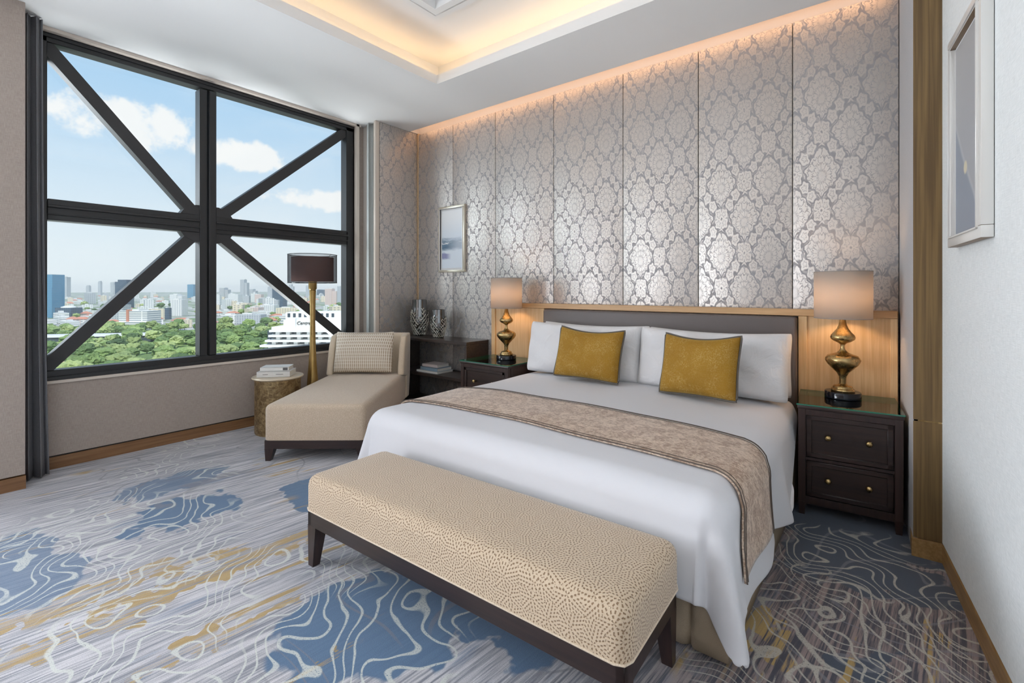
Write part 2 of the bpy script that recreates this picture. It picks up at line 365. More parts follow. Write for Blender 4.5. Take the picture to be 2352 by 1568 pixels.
def shade_mat(name, col, trans):
    m = bpy.data.materials.new(name); m.use_nodes = True; n = m.node_tree.nodes; n.clear(); t = NT(m.node_tree)
    o = t.new('ShaderNodeOutputMaterial'); d = t.new('ShaderNodeBsdfDiffuse'); tl = t.new('ShaderNodeBsdfTranslucent'); mx = t.new('ShaderNodeMixShader')
    x, y, z = t.sep(t.coord()); th = t.noise(t.comb(t.m('MULTIPLY', t.m('ARCTAN2', x, y), 60), t.m('MULTIPLY', z, 500)), 1.0, 2)
    c = t.mix(th, tuple(q*.93 for q in col), tuple(min(1, q*1.04) for q in col))
    t.put(d.inputs[0], c); t.put(tl.inputs[0], c); mx.inputs[0].default_value = trans
    t.l.new(d.outputs[0], mx.inputs[1]); t.l.new(tl.outputs[0], mx.inputs[2]); t.l.new(mx.outputs[0], o.inputs[0]); return m
M_SHADE = shade_mat('linen_lampshade', (.62, .565, .51), .42)
M_RIM = mat('shade_rim_cloth', (.36, .32, .29), .7)
M_SHIN = shade_mat('brown_inner_shade', (.32, .19, .16), .4)
def voile(name, col, tr):
    m = bpy.data.materials.new(name); m.use_nodes = True; n = m.node_tree.nodes; n.clear(); t = NT(m.node_tree)
    o = t.new('ShaderNodeOutputMaterial'); d = t.new('ShaderNodeBsdfDiffuse'); d.inputs[0].default_value = (*col, 1); q = t.new('ShaderNodeBsdfTransparent'); mx = t.new('ShaderNodeMixShader')
    lw = t.new('ShaderNodeLayerWeight'); lw.inputs[0].default_value = .35
    t.put(mx.inputs[0], t.m('ADD', t.m('MULTIPLY', lw.outputs['Facing'], .55), 1-tr, clamp=True)); t.l.new(q.outputs[0], mx.inputs[1]); t.l.new(d.outputs[0], mx.inputs[2]); t.l.new(mx.outputs[0], o.inputs[0]); return m
M_VOILE = voile('black_organza', (.05, .055, .065), .62)
def emis(name, col, st):
    m = bpy.data.materials.new(name); m.use_nodes = True; b = m.node_tree.nodes['Principled BSDF']
    b.inputs['Base Color'].default_value = (*col, 1); b.inputs['Emission Color'].default_value = (*col, 1); b.inputs['Emission Strength'].default_value = st; return m
M_LED = emis('warm_led_strip', (1, .66, .35), 5.2)
M_LED2 = emis('peach_led_strip', (1, .60, .36), 5.5)
M_BULB = emis('lamp_bulb', (1, .62, .33), 115)

def carpet_f(t):
    P = t.coord(); x, y, z = t.sep(P)
    rot = .10
    xr = t.m('SUBTRACT', t.m('MULTIPLY', x, math.cos(rot)), t.m('MULTIPLY', y, math.sin(rot))); yr = t.m('ADD', t.m('MULTIPLY', x, math.sin(rot)), t.m('MULTIPLY', y, math.cos(rot)))
    s1 = t.noise(t.comb(t.m('MULTIPLY', xr, 75), t.m('MULTIPLY', yr, 2.2)), 1.0, 4, .7)
    s2 = t.noise(t.comb(t.m('MULTIPLY', xr, 14), t.m('MULTIPLY', yr, 1.1)), 1.0, 4, .65)
    s3 = t.noise(t.comb(t.m('MULTIPLY', xr, 4.2), t.m('MULTIPLY', yr, .75), 3.0), 1.0, 3, .6)
    darker = t.step(x, -1.05, -.35)                       # slate and mauve towards the door side, its weaker light painted in too
    base = t.mix(t.step(s1, .34, .62), (.22, .235, .28), (.60, .59, .62))
    base = t.mix(t.step(t.m('ADD', t.m('MULTIPLY', s1, .45), t.m('MULTIPLY', s2, .55)), .50, .60), base, (.68, .665, .69))
    based = t.mix(t.step(t.m('ADD', t.m('MULTIPLY', s1, .6), t.m('MULTIPLY', s2, .4)), .44, .56), (.045, .047, .068), (.31, .235, .22))
    base = t.mix(darker, base, based)
    # slate blue streaks and blotches
    bl = t.step(t.m('ADD', t.m('MULTIPLY', s2, .5), t.m('MULTIPLY', s3, .5)), .555, .64)
    base = t.mix(t.m('MULTIPLY', bl, t.m('SUBTRACT', .9, t.m('MULTIPLY', darker, .5))), base, t.mix(s1, (.13, .185, .30), (.25, .31, .41)))
    dist = t.noise(P, 4.5, 3, .55, 0, 'Color'); dx, dy, _ = t.sep(dist)
    def blob(cx, cy, ax, ay, k=1.0, w_=.10):
        u = t.m('DIVIDE', t.m('ADD', t.m('SUBTRACT', x, cx), t.m('MULTIPLY', t.m('SUBTRACT', dx, .5), .55)), ax)
        v = t.m('DIVIDE', t.m('ADD', t.m('SUBTRACT', y, cy), t.m('MULTIPLY', t.m('SUBTRACT', dy, .5), .55)), ay)
        return t.m('MULTIPLY', t.step(t.m('ADD', t.m('MULTIPLY', u, u), t.m('MULTIPLY', v, v)), 1.0+w_, 1.0-w_), k)
    bs = [blob(-1.62, 1.18, .34, .34), blob(-1.25, 1.55, .40, .22), blob(-3.35, 1.02, .22, .30), blob(-2.95, 1.72, .30, .22), blob(-3.3, .35, .50, .22, .8), blob(-.06, 2.86, .34, .20), blob(-.15, 3.3, .5, .3), blob(-3.9, 1.2, .18, .3, .8), blob(.0, 2.1, .1, .13)]
    bm_ = bs[0]
    for b in bs[1:]: bm_ = t.m('MAXIMUM', bm_, b)
    cob = t.mix(darker, t.mix(s1, (.06, .13, .25), (.13, .23, .36)), (.045, .065, .10))
    base = t.mix(bm_, base, cob)
    # gold dashes that follow the streaks
    gm = t.m('MULTIPLY', t.step(s2, .57, .62), t.step(t.noise(t.comb(t.m('MULTIPLY', x, 1.0), t.m('MULTIPLY', y, .8), 9.0), 1.3, 2), .52, .60))
    gmx = t.m('MAXIMUM', gm, t.m('MULTIPLY', t.m('MAXIMUM', blob(-.33, 2.02, .075, .20), blob(.16, 2.5, .05, .08)), t.step(s1, .42, .5)))
    fine = t.step(t.m('ADD', t.m('MULTIPLY', s1, .5), t.m('MULTIPLY', s2, .5)), .46, .53)
    gmx = t.m('MULTIPLY', gmx, fine)
    gmx = t.m('MAXIMUM', gmx, t.m('MULTIPLY', t.m('MAXIMUM', t.m('MAXIMUM', blob(-2.52, .82, .10, .75), blob(-2.05, .62, .05, .5)), t.m('MAXIMUM', blob(-2.74, .45, .07, .45), blob(-1.62, .62, .04, .45))), fine))
    base = t.mix(t.m('MULTIPLY', gmx, .9), base, t.mix(s1, (.36, .21, .035), (.56, .39, .13)))
    # meandering contour lines
    def lines(sc, n, off, wdt, th0, th1):
        q = t.noise(t.vm('ADD', t.scale(P, 1.0, .72), (off, off*.3, 0)), sc, 1.6, .5, 1.1)
        fr = t.m('ABSOLUTE', t.m('SUBTRACT', t.m('FRACT', t.m('MULTIPLY', q, n)), .5))
        msk = t.step(t.noise(t.vm('ADD', P, (off*2, 3.1, 0)), .75, 2, .5), th0, th1)
        return t.m('MULTIPLY', t.step(fr, wdt, wdt*.45), msk)
    def wave(sc, dist, dsc, off, a, b_, th0, th1):
        wv = t.new('ShaderNodeTexWave', wave_type='BANDS', bands_direction='DIAGONAL', wave_profile='SIN')
        t.l.new(t.vm('ADD', P, (off, off*.4, 0)), wv.inputs['Vector']); wv.inputs['Scale'].default_value = sc; wv.inputs['Distortion'].default_value = dist; wv.inputs['Detail'].default_value = 1.3; wv.inputs['Detail Scale'].default_value = dsc; wv.inputs['Detail Roughness'].default_value = .4
        msk = t.step(t.noise(t.vm('ADD', P, (off*2, 3.1, 0)), .85, 2, .5), th0, th1)
        return t.m('MULTIPLY', t.step(t.m('ABSOLUTE', t.m('SUBTRACT', wv.outputs['Fac'], .5)), a, b_), msk)
    brk = t.step(t.noise(P, 160, 2, .6), .30, .45)
    L1 = t.m('MULTIPLY', wave(2.3, 19.0, 1.25, 2.0, .15, .07, .52, .58), brk)
    L2 = t.m('MULTIPLY', lines(1.1, 12.0, 7.7, .07, .52, .58), .55)
    near = t.m('MAXIMUM', t.m('MAXIMUM', blob(.02, 2.15, .30, .75, 1, .3), blob(-1.6, 1.1, .42, .5, .9, .3)), t.m('MAXIMUM', blob(-3.3, .7, .75, .55, .9, .3), blob(-.12, 2.95, .4, .3, 1, .3)))
    L3 = t.m('MULTIPLY', t.m('MULTIPLY', wave(2.6, 17.0, 1.2, 4.4, .19, .09, -1, -.5), brk), near)
    base = t.mix(L2, base, (.22, .22, .25))
    base = t.mix(t.m('MULTIPLY', t.m('MAXIMUM', L1, L3), .88), base, t.mix(darker, (.70, .73, .68), (.52, .49, .43)))
    pile = t.noise(P, 260, 3, .7)
    base = t.mix(t.m('MULTIPLY', t.step(pile, .35, .7), .22), base, (.05, .05, .07))
    return {'Base Color': base, 'Normal': t.bump(pile, .5, .004)}
M_CARPET = mat('patterned_wool_carpet', (.5, .5, .5), .95, f=carpet_f, **{'Sheen Weight': .2})

# ================================================================ the room
CEIL = 3.30
XW = -4.92            # window wall
XC = -4.59            # face of the columns beside the window
YB = 3.97             # bed wall
def RX(y): return .230 + (3.205-y)*.093           # right wall leans slightly away
b = MB(); b.add([(XW-.02, -3.9, 0), (1.0, -3.9, 0), (1.0, 4.1, 0), (XW-.02, 4.1, 0), (XW-.02, -3.9, -.15), (1.0, -3.9, -.15), (1.0, 4.1, -.15), (XW-.02, 4.1, -.15)], [(0, 1, 2, 3), (7, 6, 5, 4), (0, 4, 5, 1), (1, 5, 6, 2), (2, 6, 7, 3), (3, 7, 4, 0)])
struct('floor', b, M_CARPET, smooth=False)
# ceiling: lowered soffit round a coffer, with cove shelves
TX0, TX1, TY0, TY1 = -3.33, -.35, -2.6, 3.11
LIP, UP = 3.385, 3.62
b = MB()
b.box(XW-.2, TX0, -3.9, 3.84, CEIL, LIP); b.box(TX1, 1.1, -3.9, 3.84, CEIL, LIP); b.box(TX0, TX1, TY1, 3.84, CEIL, LIP); b.box(TX0, TX1, -3.9, TY0, CEIL, LIP)
struct('ceiling', b, M_PLASTER, smooth=False)
b = MB(); b.box(XW-.3, 1.3, -4.1, 4.3, UP, UP+.15)
b.box(TX0-.30, TX0-.24, TY0-.3, TY1+.3, LIP, UP); b.box(TX1+.24, TX1+.30, TY0-.3, TY1+.3, LIP, UP); b.box(TX0-.3, TX1+.3, TY1+.24, TY1+.30, LIP, UP); b.box(TX0-.3, TX1+.3, TY0-.3, TY0-.24, LIP, UP)
struct('ceiling', b, M_PLASTER, smooth=False)
b = MB(); b.box(TX0-.17, TX0-.14, TY0, TY1, LIP, LIP+.02); b.box(TX1+.14, TX1+.17, TY0, TY1, LIP, LIP+.02); b.box(TX0-.14, TX1+.14, TY1+.14, TY1+.17, LIP, LIP+.02); b.box(TX0-.14, TX1+.14, TY0-.17, TY0-.14, LIP, LIP+.02)
tag(b.build('cove_light_strip', M_LED, smooth=False), 'warm glowing cove light hidden behind the edge of the ceiling coffer', 'light')
b = MB(); b.box(XW-.2, XC+.004, 3.83, YB+.05, CEIL, UP); struct('wall_left', b, M_PLASTERW, smooth=False)
b = MB(); b.box(XC+.02, .08, 3.855, 3.875, LIP+.002, LIP+.02)
tag(b.build('wall_wash_light_strip', M_LED2, smooth=False), 'peach glowing light strip in the slot above the damask wall', 'light')
# moulded ceiling panel in the coffer
b = MB(); mx0, mx1, my0, my1 = -2.93, -.75, -2.2, 2.73
for k, (o_, w_, h_) in enumerate(((0, .035, .035), (.035, .05, .06), (.085, .03, .03), (.115, .06, .075))):
    a0, a1, c0, c1 = mx0+o_, mx1-o_, my0+o_, my1-o_
    b.box(a0, a0+w_, c0, c1, UP-h_, UP); b.box(a1-w_, a1, c0, c1, UP-h_, UP); b.box(a0+w_, a1-w_, c1-w_, c1, UP-h_, UP); b.box(a0+w_, a1-w_, c0, c0+w_, UP-h_, UP)
struct('trim_1', b, M_PLASTER, smooth=False)

# bed wall
b = MB(); b.box(XC-.02, .6, YB+.02, YB+.2, 0, UP)
struct('wall_back', b, M_PLASTERW, smooth=False)
wb = bpy.data.objects['wall_back']
seams = [-4.575, -3.965, -3.319, -2.564, -1.827, -1.172, -.509, .089]
for i in range(7):
    b = MB(); b.box(seams[i]+.002, seams[i+1]-.002, YB-.012, YB+.03, .02, CEIL-.015, .006, 2)
    b.build('upholstered_panel', M_DAMX, wb)
b = MB(); b.box(-4.588, -4.572, YB-.014, YB+.02, 0, CEIL); b.build('corner_bead', M_OAKV, wb)
# right end: grey return, bronze pilaster, right wall
b = MB(); b.prism([(.089, 3.99), (.126, 3.17), (.145, 3.17), (.145, 3.99)], 0, UP, 'z')
struct('trim_2', b, M_GREYTRIM, smooth=False)
b = MB(); b.prism([(.127, 3.168), (.2385, 3.168), (.2385, 3.3), (.127, 3.3)], .69, CEIL+.05, 'z')
b.prism([(.127, 3.168), (.2385, 3.168), (.2385, 3.3), (.127, 3.3)], .09, .682, 'z')
pl_ = struct('trim_3', b, M_PILAST, smooth=False)
b = MB(); b.box(.129, .2365, 3.170, 3.29, .680, .692); b.build('brass_inlay', M_BRASS, pl_)
b = MB(); b.prism([(RX(3.17)+.004, 3.17), (RX(-3.9)+.004, -3.9), (RX(-3.9)+.2, -3.9), (RX(3.3)+.4, 3.99), (RX(3.17)+.004, 3.99)], .095, UP, 'z')
struct('wall_right', b, M_WALLPALE, smooth=False)
M_OAKY = mat('golden_oak_baseboard', (.4, .25, .1), .4, f=wood_f((.26, .145, .05), (.40, .24, .10), 'y'))
b = MB(); b.prism([(RX(3.165), 3.165), (RX(-3.9), -3.9), (RX(-3.9)+.05, -3.9), (RX(3.165)+.05, 3.165)], 0, .088, 'z')
b.prism([(.120, 3.15), (.236, 3.15), (.236, 3.3), (.120, 3.3)], 0, .088, 'z')
struct('baseboard_right', b, M_OAKY, smooth=False)
b = MB(); b.prism([(RX(3.165)+.010, 3.165), (RX(-3.9)+.010, -3.9), (RX(-3.9)+.2, -3.9), (RX(3.165)+.2, 3.165)], .08, .097, 'z')
struct('trim_4', b, M_BLACKF, smooth=False)
# window wall with two openings
WY0, WY1, WZ0, WZ1 = .585, 3.275, .665, 3.275
b = MB()
b.box(XW-.25, XW, -3.9, 4.15, .10, WZ0-.012); b.box(XW-.25, XW, -3.9, 4.15, WZ1, UP)
b.box(XW-.25, XW, WY1, 4.15, WZ0-.012, WZ1); b.box(XW-.25, XW, -.45, WY0, WZ0-.012, WZ1); b.box(XW-.25, XW, -3.9, -3.42, WZ0-.012, WZ1)
struct('wall_left', b, M_WALLFAB, smooth=False)
b = MB(); b.box(XW-.25, XW+.012, WY0-.1, WY1+.1, WZ0-.022, WZ0); struct('trim_5', b, M_CREAM, smooth=False)
b = MB(); b.box(XW-.02, XW+.05, WY0, WY1+.06, WZ1, CEIL+.02); b.box(XW-.02, XW+.05, WY1, WY1+.035, WZ0, CEIL+.02); struct('trim_6', b, M_CREAM, smooth=False)
b = MB(); b.box(XW-.06, XW+.006, .4, 3.5, 0, .09); b.box(XW-.06, XW+.003, -3.9, -.45, 0, .09); struct('baseboard_left', b, M_BASEB, smooth=False)
b = MB(); b.box(XW-.06, XW-.004, .4, 3.5, .088, .104); struct('trim_7', b, M_BLACKF, smooth=False)
# columns either side of the window
b = MB(); b.box(XW, XC, -.40, .506, .098, CEIL); struct('wall_left', b, M_WALLFAB, smooth=False)
b = MB(); b.box(XW, XC+.004, -.40, .509, 0, .088); struct('baseboard_left', b, M_BASEB, smooth=False)
b = MB(); b.box(XW, XC-.02, 3.40, YB+.02, 0, UP); COLW = struct('wall_left', b, M_PLASTERW, smooth=False)
cw = COLW
b = MB(); b.box(XC-.02, XC, 3.396, YB-.014, .02, CEIL-.004, .004); b.build('upholstered_panel', M_DAMY, cw)
b = MB(); b.box(XC-.04, XC-.006, 3.335, 3.392, 0, CEIL, .004); struct('trim_8', b, M_CREAM)
# wall behind the camera
b = MB(); b.box(XW-.25, 1.2, -4.1, -3.9, 0, UP); struct('wall_front', b, M_WALLFAB, smooth=False)

# the braced window
def window(y0, y1, z0, z1, name):
    root = bpy.data.objects.new(name, None); COL.objects.link(root); root['kind'] = 'structure'
    root.location = (XW, (y0+y1)/2, z0)
    M = Matrix.Translation((-XW, -(y0+y1)/2, -z0))
    fr = .075; x0, x1 = XW-.13, XW-.015
    ym = y0 + (y1-y0)*.4275; mh = .066; zm0, zm1 = 1.875, 2.035
    b = MB()
    for a in ((y0, y1, z0, z0+fr), (y0, y1, z1-fr+.01, z1), (y0, y0+fr, z0, z1), (y1-fr-.02, y1, z0, z1)): b.box(x0, x1, *a, .004, 1, M)
    b.box(x0+.03, x1+.02, y0, y1, z0, z0+.03, .003, 1, M); b.box(x0+.03, x1+.012, y0, y1, z1-.03, z1, .003, 1, M)
    b.build('window_frame', M_FRAME, root)
    b = MB(); b.box(x0, x1, ym-mh, ym-.004, z0+fr, z1-fr, .004, 1, M); b.box(x0, x1+.02, ym+.004, ym+mh, z0+fr, z1-fr, .006, 1, M)
    b.build('mullion', M_FRAME, root)
    b = MB()
    for q0, q1 in ((y0+fr, ym-mh), (ym+mh, y1-fr)):
        b.box(x0, x1, q0, q1, zm0, zm1, .004, 1, M); b.box(x0, x1+.02, q0, q1, zm0+.095, zm0+.115, .003, 1, M); b.box(x0, x1+.012, q0, q1, zm0+.04, zm0+.05, .002, 1, M)
    b.build('transom', M_FRAME, root)
    zc = (zm0+zm1)/2
    for (ya, za, yb_, zb) in ((y0+fr, z1-fr-.02, ym-mh, zm1-.03), (y1-fr-.03, z1-fr-.01, ym+mh, zm1-.03), (y0+fr, z0+fr+.03, ym-mh, zm0+.02), (y1-fr-.03, z0+fr+.03, ym+mh, zm0+.02)):
        d = Vector((0, yb_-ya, zb-za)); L = d.length; d.normalize(); nrm = Vector((0, -d.z, d.y)) * .047
        a = Vector((0, ya, za)) - d*.02; c = Vector((0, yb_, zb)) + d*.03
        X0, X1 = x0+.01, x1-.012
        vs = [M @ Vector((X, *(p+s_*nrm).yz)) for X in (X0, X1) for p, s_ in ((a, 1), (a, -1), (c, -1), (c, 1))]
        b = MB(); b.add(vs, [(0, 1, 2, 3), (7, 6, 5, 4), (0, 4, 5, 1), (1, 5, 6, 2), (2, 6, 7, 3), (3, 7, 4, 0)])
        b.build('diagonal_brace', M_BRACE, root, smooth=False)
    for sy in (-1, 1):
        for zz in (zm1, zm0):
            s_ = 1 if zz == zm1 else -1; yb_ = ym + sy*mh
            b = MB(); b.prism([(yb_, zz), (yb_+sy*.15, zz), (yb_+sy*.12, zz+s_*.045), (yb_+sy*.03, zz+s_*.09), (yb_, zz+s_*.09)], x0+.012, x1-.008, 'x', M)
            b.build('gusset_plate', M_BRACE, root, smooth=False)
    for q0, q1 in ((y0+fr, ym-mh), (ym+mh, y1-fr)):
        for p0, p1 in ((z0+fr, zm0), (zm1, z1-fr)):
            b = MB(); b.box(x0-.008, x0-.002, q0-.02, q1+.02, p0-.02, p1+.02, M=M); b.build('window_pane', M_GLASS, root, smooth=False)
window(WY0, WY1, WZ0, WZ1, 'window_1')
window(-3.42, -.45, WZ0, WZ1, 'window_added')  # unseen window, added so that the fill lamp outside can light the room

# ---------------------------------------------------------------- curtains
def curtain(y0, y1, x, amp, n, m, label, lean=0, ph=0):
    def f(u, v):
        s_ = u*n*2*PI + ph
        return (x + amp*math.sin(s_)*(0.75+.25*v), y0 + (y1-y0)*u + .006*math.sin(s_*2) + lean*(v*v)*u, .012 + (1-v)*(CEIL-.02))
    b = MB(); b.grid(f, n*18, 24)
    o = b.build('curtain', m); recentre(o); mod(o, 'SOLIDIFY', thickness=.004, offset=0)
    return tag(o, label, 'curtain')
curtain(.52, .612, -4.76, .045, 2, M_CURTD, 'charcoal grey full length curtain bunched at the left end of the window', .035)
curtain(3.325, 3.455, -4.76, .05, 2, M_CURTL, 'pale grey green curtain bunched at the right end of the window', 0, 1.0)

# ================================================================ headboard
hb = thing('headboard', 'wide honey oak headboard with a grey brown upholstered centre, fixed to the damask wall', 'headboard', (-1.6, 3.94, 0))
T = Matrix.Translation((1.6, -3.94, 0))
HX0, HX1, HY = -3.30, .082, 3.87
b = MB(); b.box(HX0, HX1, HY-.005, 3.955, 1.165, 1.213, .004, 1, T); b.build('top_rail', M_OAKX, hb)
for (a, c) in ((HX0, HX0+.05), (-2.67, -2.617), (-.463, -.41), (HX1-.04, HX1)):
    b = MB(); b.box(a, c, HY, 3.955, .05, 1.165, .003, 1, T); b.build('stile', M_OAKV, hb)
for (a, c) in ((HX0+.048, -2.668), (-.412, HX1-.038)):
    b = MB(); b.box(a, c, HY+.016, 3.95, .05, 1.167, .002, 1, T); b.build('side_panel', M_OAKV, hb)
b = MB(); b.box(-2.612, -.468, HY-.035, 3.95, .12, 1.160, .022, 3, T); b.build('upholstered_pad', M_HEADB, hb)

# ================================================================ bed
BX0, BX1, BY0, BY1 = -2.60, -.43, 1.80, 3.83
bed = thing('bed', 'king size bed base and mattress with a tan pleated skirt, against the headboard', 'bed', ((BX0+BX1)/2, (BY0+BY1)/2, 0))
T = Matrix.Translation((-(BX0+BX1)/2, -(BY0+BY1)/2, 0))
b = MB(); b.box(BX0+.03, BX1-.03, BY0+.03, BY1, .06, .36, .02, 2, T); b.build('bed_base', M_SKIRT, bed)
b = MB(); b.box(BX0+.04, BX1-.04, BY0+.04, BY1-.02, .36, .585, .06, 4, T); b.build('mattress', M_SHEET, bed)
# skirt: a loop of cloth with inverted pleats
pts = []
def seg(p, q, n, pl):
    p, q = Vector(p), Vector(q); d = q-p; nn = Vector((d.y, -d.x)).normalized()
    for i in range(n):
        u = i/n; o_ = 0
        for c in pl: o_ -= .022*math.exp(-((u-c)*d.length/.012)**2)
        pts.append(p + d*u + nn*o_)
seg((BX0, BY1), (BX0, BY0), 120, (.33, .66)); seg((BX0, BY0), (BX1, BY0), 160, (.05, .35, .65, .937)); seg((BX1, BY0), (BX1, BY1), 120, (.06, .33, .66))
pts.append(Vector((BX1, BY1)))
b = MB()
n_ = len(pts)
b.grid(lambda u, v: (pts[round(u*(n_-1))].x - (BX0+BX1)/2, pts[round(u*(n_-1))].y - (BY0+BY1)/2 - .0, .02+.34*v), n_-1, 6)
o = b.build('bed_skirt', M_SKIRT, bed); mod(o, 'SOLIDIFY', thickness=.006, offset=0)
for sx in (BX0+.1, BX1-.1):
    for sy in (BY0+.1, BY1-.1):
        b = MB(); b.lathe([(.03, 0), (.035, .06)], 16, T @ Matrix.Translation((sx, sy, 0))); b.build('foot', M_BLACK, bed)

# ---- duvet as a draped sheet
R_ = .115; EDX0, EDX1, EDY0 = BX0-.005, BX1+.005, BY0-.02
TOPZ = .625
def hang(e):
    """horizontal run and drop after arc length e past the start of the bend"""
    if e <= 0: return e, 0.0
    q = R_*PI/2
    if e < q: a = e/R_; return R_*math.sin(a), R_*(1-math.cos(a))
    return R_ + (e-q)*.13, R_ + (e-q)*.99
def drape(sx, sy, off=0.0):
    """sx,sy: flat cloth coordinates in the bed's own frame (metres)"""
    ix0, ix1, iy0 = EDX0+R_, EDX1-R_, EDY0+R_
    a = max(0, ix0-sx, sx-ix1); sgn = -1 if sx < ix0 else 1
    c = max(0, iy0-sy)
    bx, by = min(max(sx, ix0), ix1), max(sy, iy0)
    rho = math.hypot(a, c)
    cr = ((bx-ix0)/(ix1-ix0)*2-1); crown = .030*(1-abs(cr)**3) * min(1, (by-iy0)/.5+.35)
    z = TOPZ - .03 + crown
    z += .004*math.sin(sx*7+sy*3)*math.sin(sy*5.3-sx*2)
    if rho < 1e-6: return Vector((sx, sy, z+off))
    run, drop = hang(rho)
    phi = math.atan2(c, a)                      # 0 side, pi/2 foot
    dx, dy = math.cos(phi)*sgn, -math.sin(phi)
    k = max(0, rho-R_*1.2)
    if a > 0 and c > 0:
        pk = math.exp(-((phi-.72)/.26)**2); dip = math.exp(-((phi-1.22)/.20)**2)
        run += k*(.17*pk - .13*dip)
        dxy = Vector((dx, dy)); ang = (.25*pk)*k*2
        dx, dy = dx, dy
    # soft vertical folds of the hanging side
    if c == 0 and a > 0:
        run += k*(.10*math.exp(-((sy-2.83)/.10)**2) - .10*math.exp(-((sy-2.60)/.07)**2) + .05*math.sin(sy*9.0)*math.exp(-((sy-2.25)/.3)**2))
    if a == 0 and c > 0: run += k*.03*math.sin(sx*5.0+1)
    X, Y = bx+dx*(run+off), by+dy*(run+off)
    if c == 0 and a > 0 and sy > 2.5:
        s_ = min(1, (sy-2.5)/1.2); Y -= drop*1.9*s_*s_
    lim = .045
    Z = z-drop + (off if rho < R_ else 0)*.7
    return Vector((X, Y, max(Z, lim)))
OV = .43
xs0, xs1, ys0, ys1 = EDX0-OV+.05, EDX1+OV-.05, EDY0-OV+.09, 3.72
def duv(u, v):
    sx = xs0+(xs1-xs0)*u; sy = ys0+(ys1-ys0)*v
    ix0, ix1, iy0 = EDX0+R_, EDX1-R_, EDY0+R_
    a = max(0, ix0-sx, sx-ix1); c = max(0, iy0-sy)
    if a > 0 and c > 0:         # round off the sheet's corner a little
        m_ = OV+R_; q = math.hypot(a, c)
        lim = m_*1.05
        if q > lim: s_ = lim/q; sx = (ix0-a*s_) if sx < ix0 else (ix1+a*s_); sy = iy0-c*s_
    return drape(sx, sy)
b = MB(); b.grid(duv, 190, 150)
dv = b.build('duvet', M_SHEET)
recentre(dv); mod(dv, 'SOLIDIFY', thickness=.012, offset=-1); mod(dv, 'SUBSURF', levels=1, render_levels=1)
tag(dv, 'smooth white duvet draped over the bed with a loose corner fold at the foot', 'duvet')

# ---- runner across the bed
def run_pt(u, v, off=.016):
    sx = EDX0-.29 + (EDX1-EDX0+.58-.03)*u
    e = max(0, sx-(EDX1-R_))
    sy = 2.07 + .52*v - .60*e + .02*math.sin(u*6)
    if e > 0: sy = max(sy, EDY0+R_*.2)
    return drape(sx, sy, off)
rn = thing('bed_runner', 'taupe crushed velvet bed runner laid across the white duvet', 'bed runner', tuple(run_pt(.5, .5)))
T = Matrix.Translation(-Vector(rn.location))
b = MB(); b.grid(lambda u, v: T @ run_pt(u, v), 170, 26)
o = b.build('runner_cloth', M_RUNNER, rn); mod(o, 'SOLIDIFY', thickness=.008, offset=-1)
for vv in (0.0, .055, 1.0, .945):
    b = MB(); b.tube([T @ run_pt(i/160, vv, .019) for i in range(161)], .0028 if vv in (0, 1) else .0014, 6); b.build('edge_piping', M_RUNEDGE, rn)

# ---- pillows
def pillow_bm(w, h, th, nx=34, ny=26, pinch=.05, sag=0.0, noise=.0, seed=0, exp=3.2):
    b = MB(); rnd = random.Random(seed); ph = [rnd.uniform(0, 6) for _ in range(6)]
    def P(u, v, s_):
        x, y = 2*u-1, 2*v-1
        e = max(0, (1-abs(x)**exp))**.5 * max(0, (1-abs(y)**exp))**.5
        rc = 1-.030*abs(x)**7*abs(y)**7
        X = x*w/2*(1-pinch*(1-y*y)*abs(x)**2)*rc; Y = y*h/2*(1-pinch*1.2*(1-x*x)*abs(y)**2)*rc
        Y -= sag*(1-x*x)*max(0, y)
        t_ = th/2*e*(1+.10*math.sin(3*x+ph[0])*math.sin(2.4*y+ph[1])+noise*math.sin(9*x+ph[2]+2*y)*math.sin(6*y+ph[3]))
        return (X, -s_*t_, Y)
    b.grid(lambda u, v: P(u, v, 1), nx, ny); b.grid(lambda u, v: P(1-u, v, -1), nx, ny)
    bmesh.ops.remove_doubles(b.bm, verts=b.bm.verts, dist=1e-5)
    outline = [Vector(P(u, 0, 1)) for u in [i/24 for i in range(24)]] + [Vector(P(1, v, 1)) for v in [i/20 for i in range(20)]] + [Vector(P(1-u, 1, 1)) for u in [i/24 for i in range(24)]] + [Vector(P(0, 1-v, 1)) for v in [i/20 for i in range(20)]]
    return b, outline
def white_pillow(x, y, z, w, h, th, tilt, rz, seed, label, flange=True):
    b, _ = pillow_bm(w, h, th, seed=seed, noise=.13, pinch=.03, sag=.02, exp=5)
    o = b.build('pillow', M_PILLOW); o.location = (x, y, z); o.rotation_euler = (tilt, 0, rz)
    mod(o, 'SUBSURF', levels=1, render_levels=1)
    return tag(o, label, 'pillow')
G = None
white_pillow(-2.00, 3.725, .835, 1.06, .46, .17, -.06, 0, 3, 'white pillow at the back left, upright against the headboard')
white_pillow(-.985, 3.725, .83, 1.04, .46, .17, -.06, 0, 5, 'white pillow at the back right, its corner peeking out beside the front pillow')
white_pillow(-2.02, 3.545, .84, 1.09, .47, .20, -.20, .02, 9, 'white front pillow directly behind the left mustard cushion')
white_pillow(-.985, 3.54, .84, 1.06, .47, .20, -.20, -.02, 12, 'white front pillow directly behind the right mustard cushion')
def mustard(x, y, z, w, h, th, tilt, ry, rz, label, seed):
    root = thing('cushion', label, 'cushion', (x, y, z)); root.rotation_euler = (tilt, ry, rz)
    b, ol = pillow_bm(w, h, th, seed=seed, pinch=.055, sag=.03)
    o = b.build('cover', M_MUST, root); mod(o, 'SUBSURF', levels=1, render_levels=1)
    b = MB(); b.tube(ol, .007, 8, True); b.build('piping', M_PIPE, root)
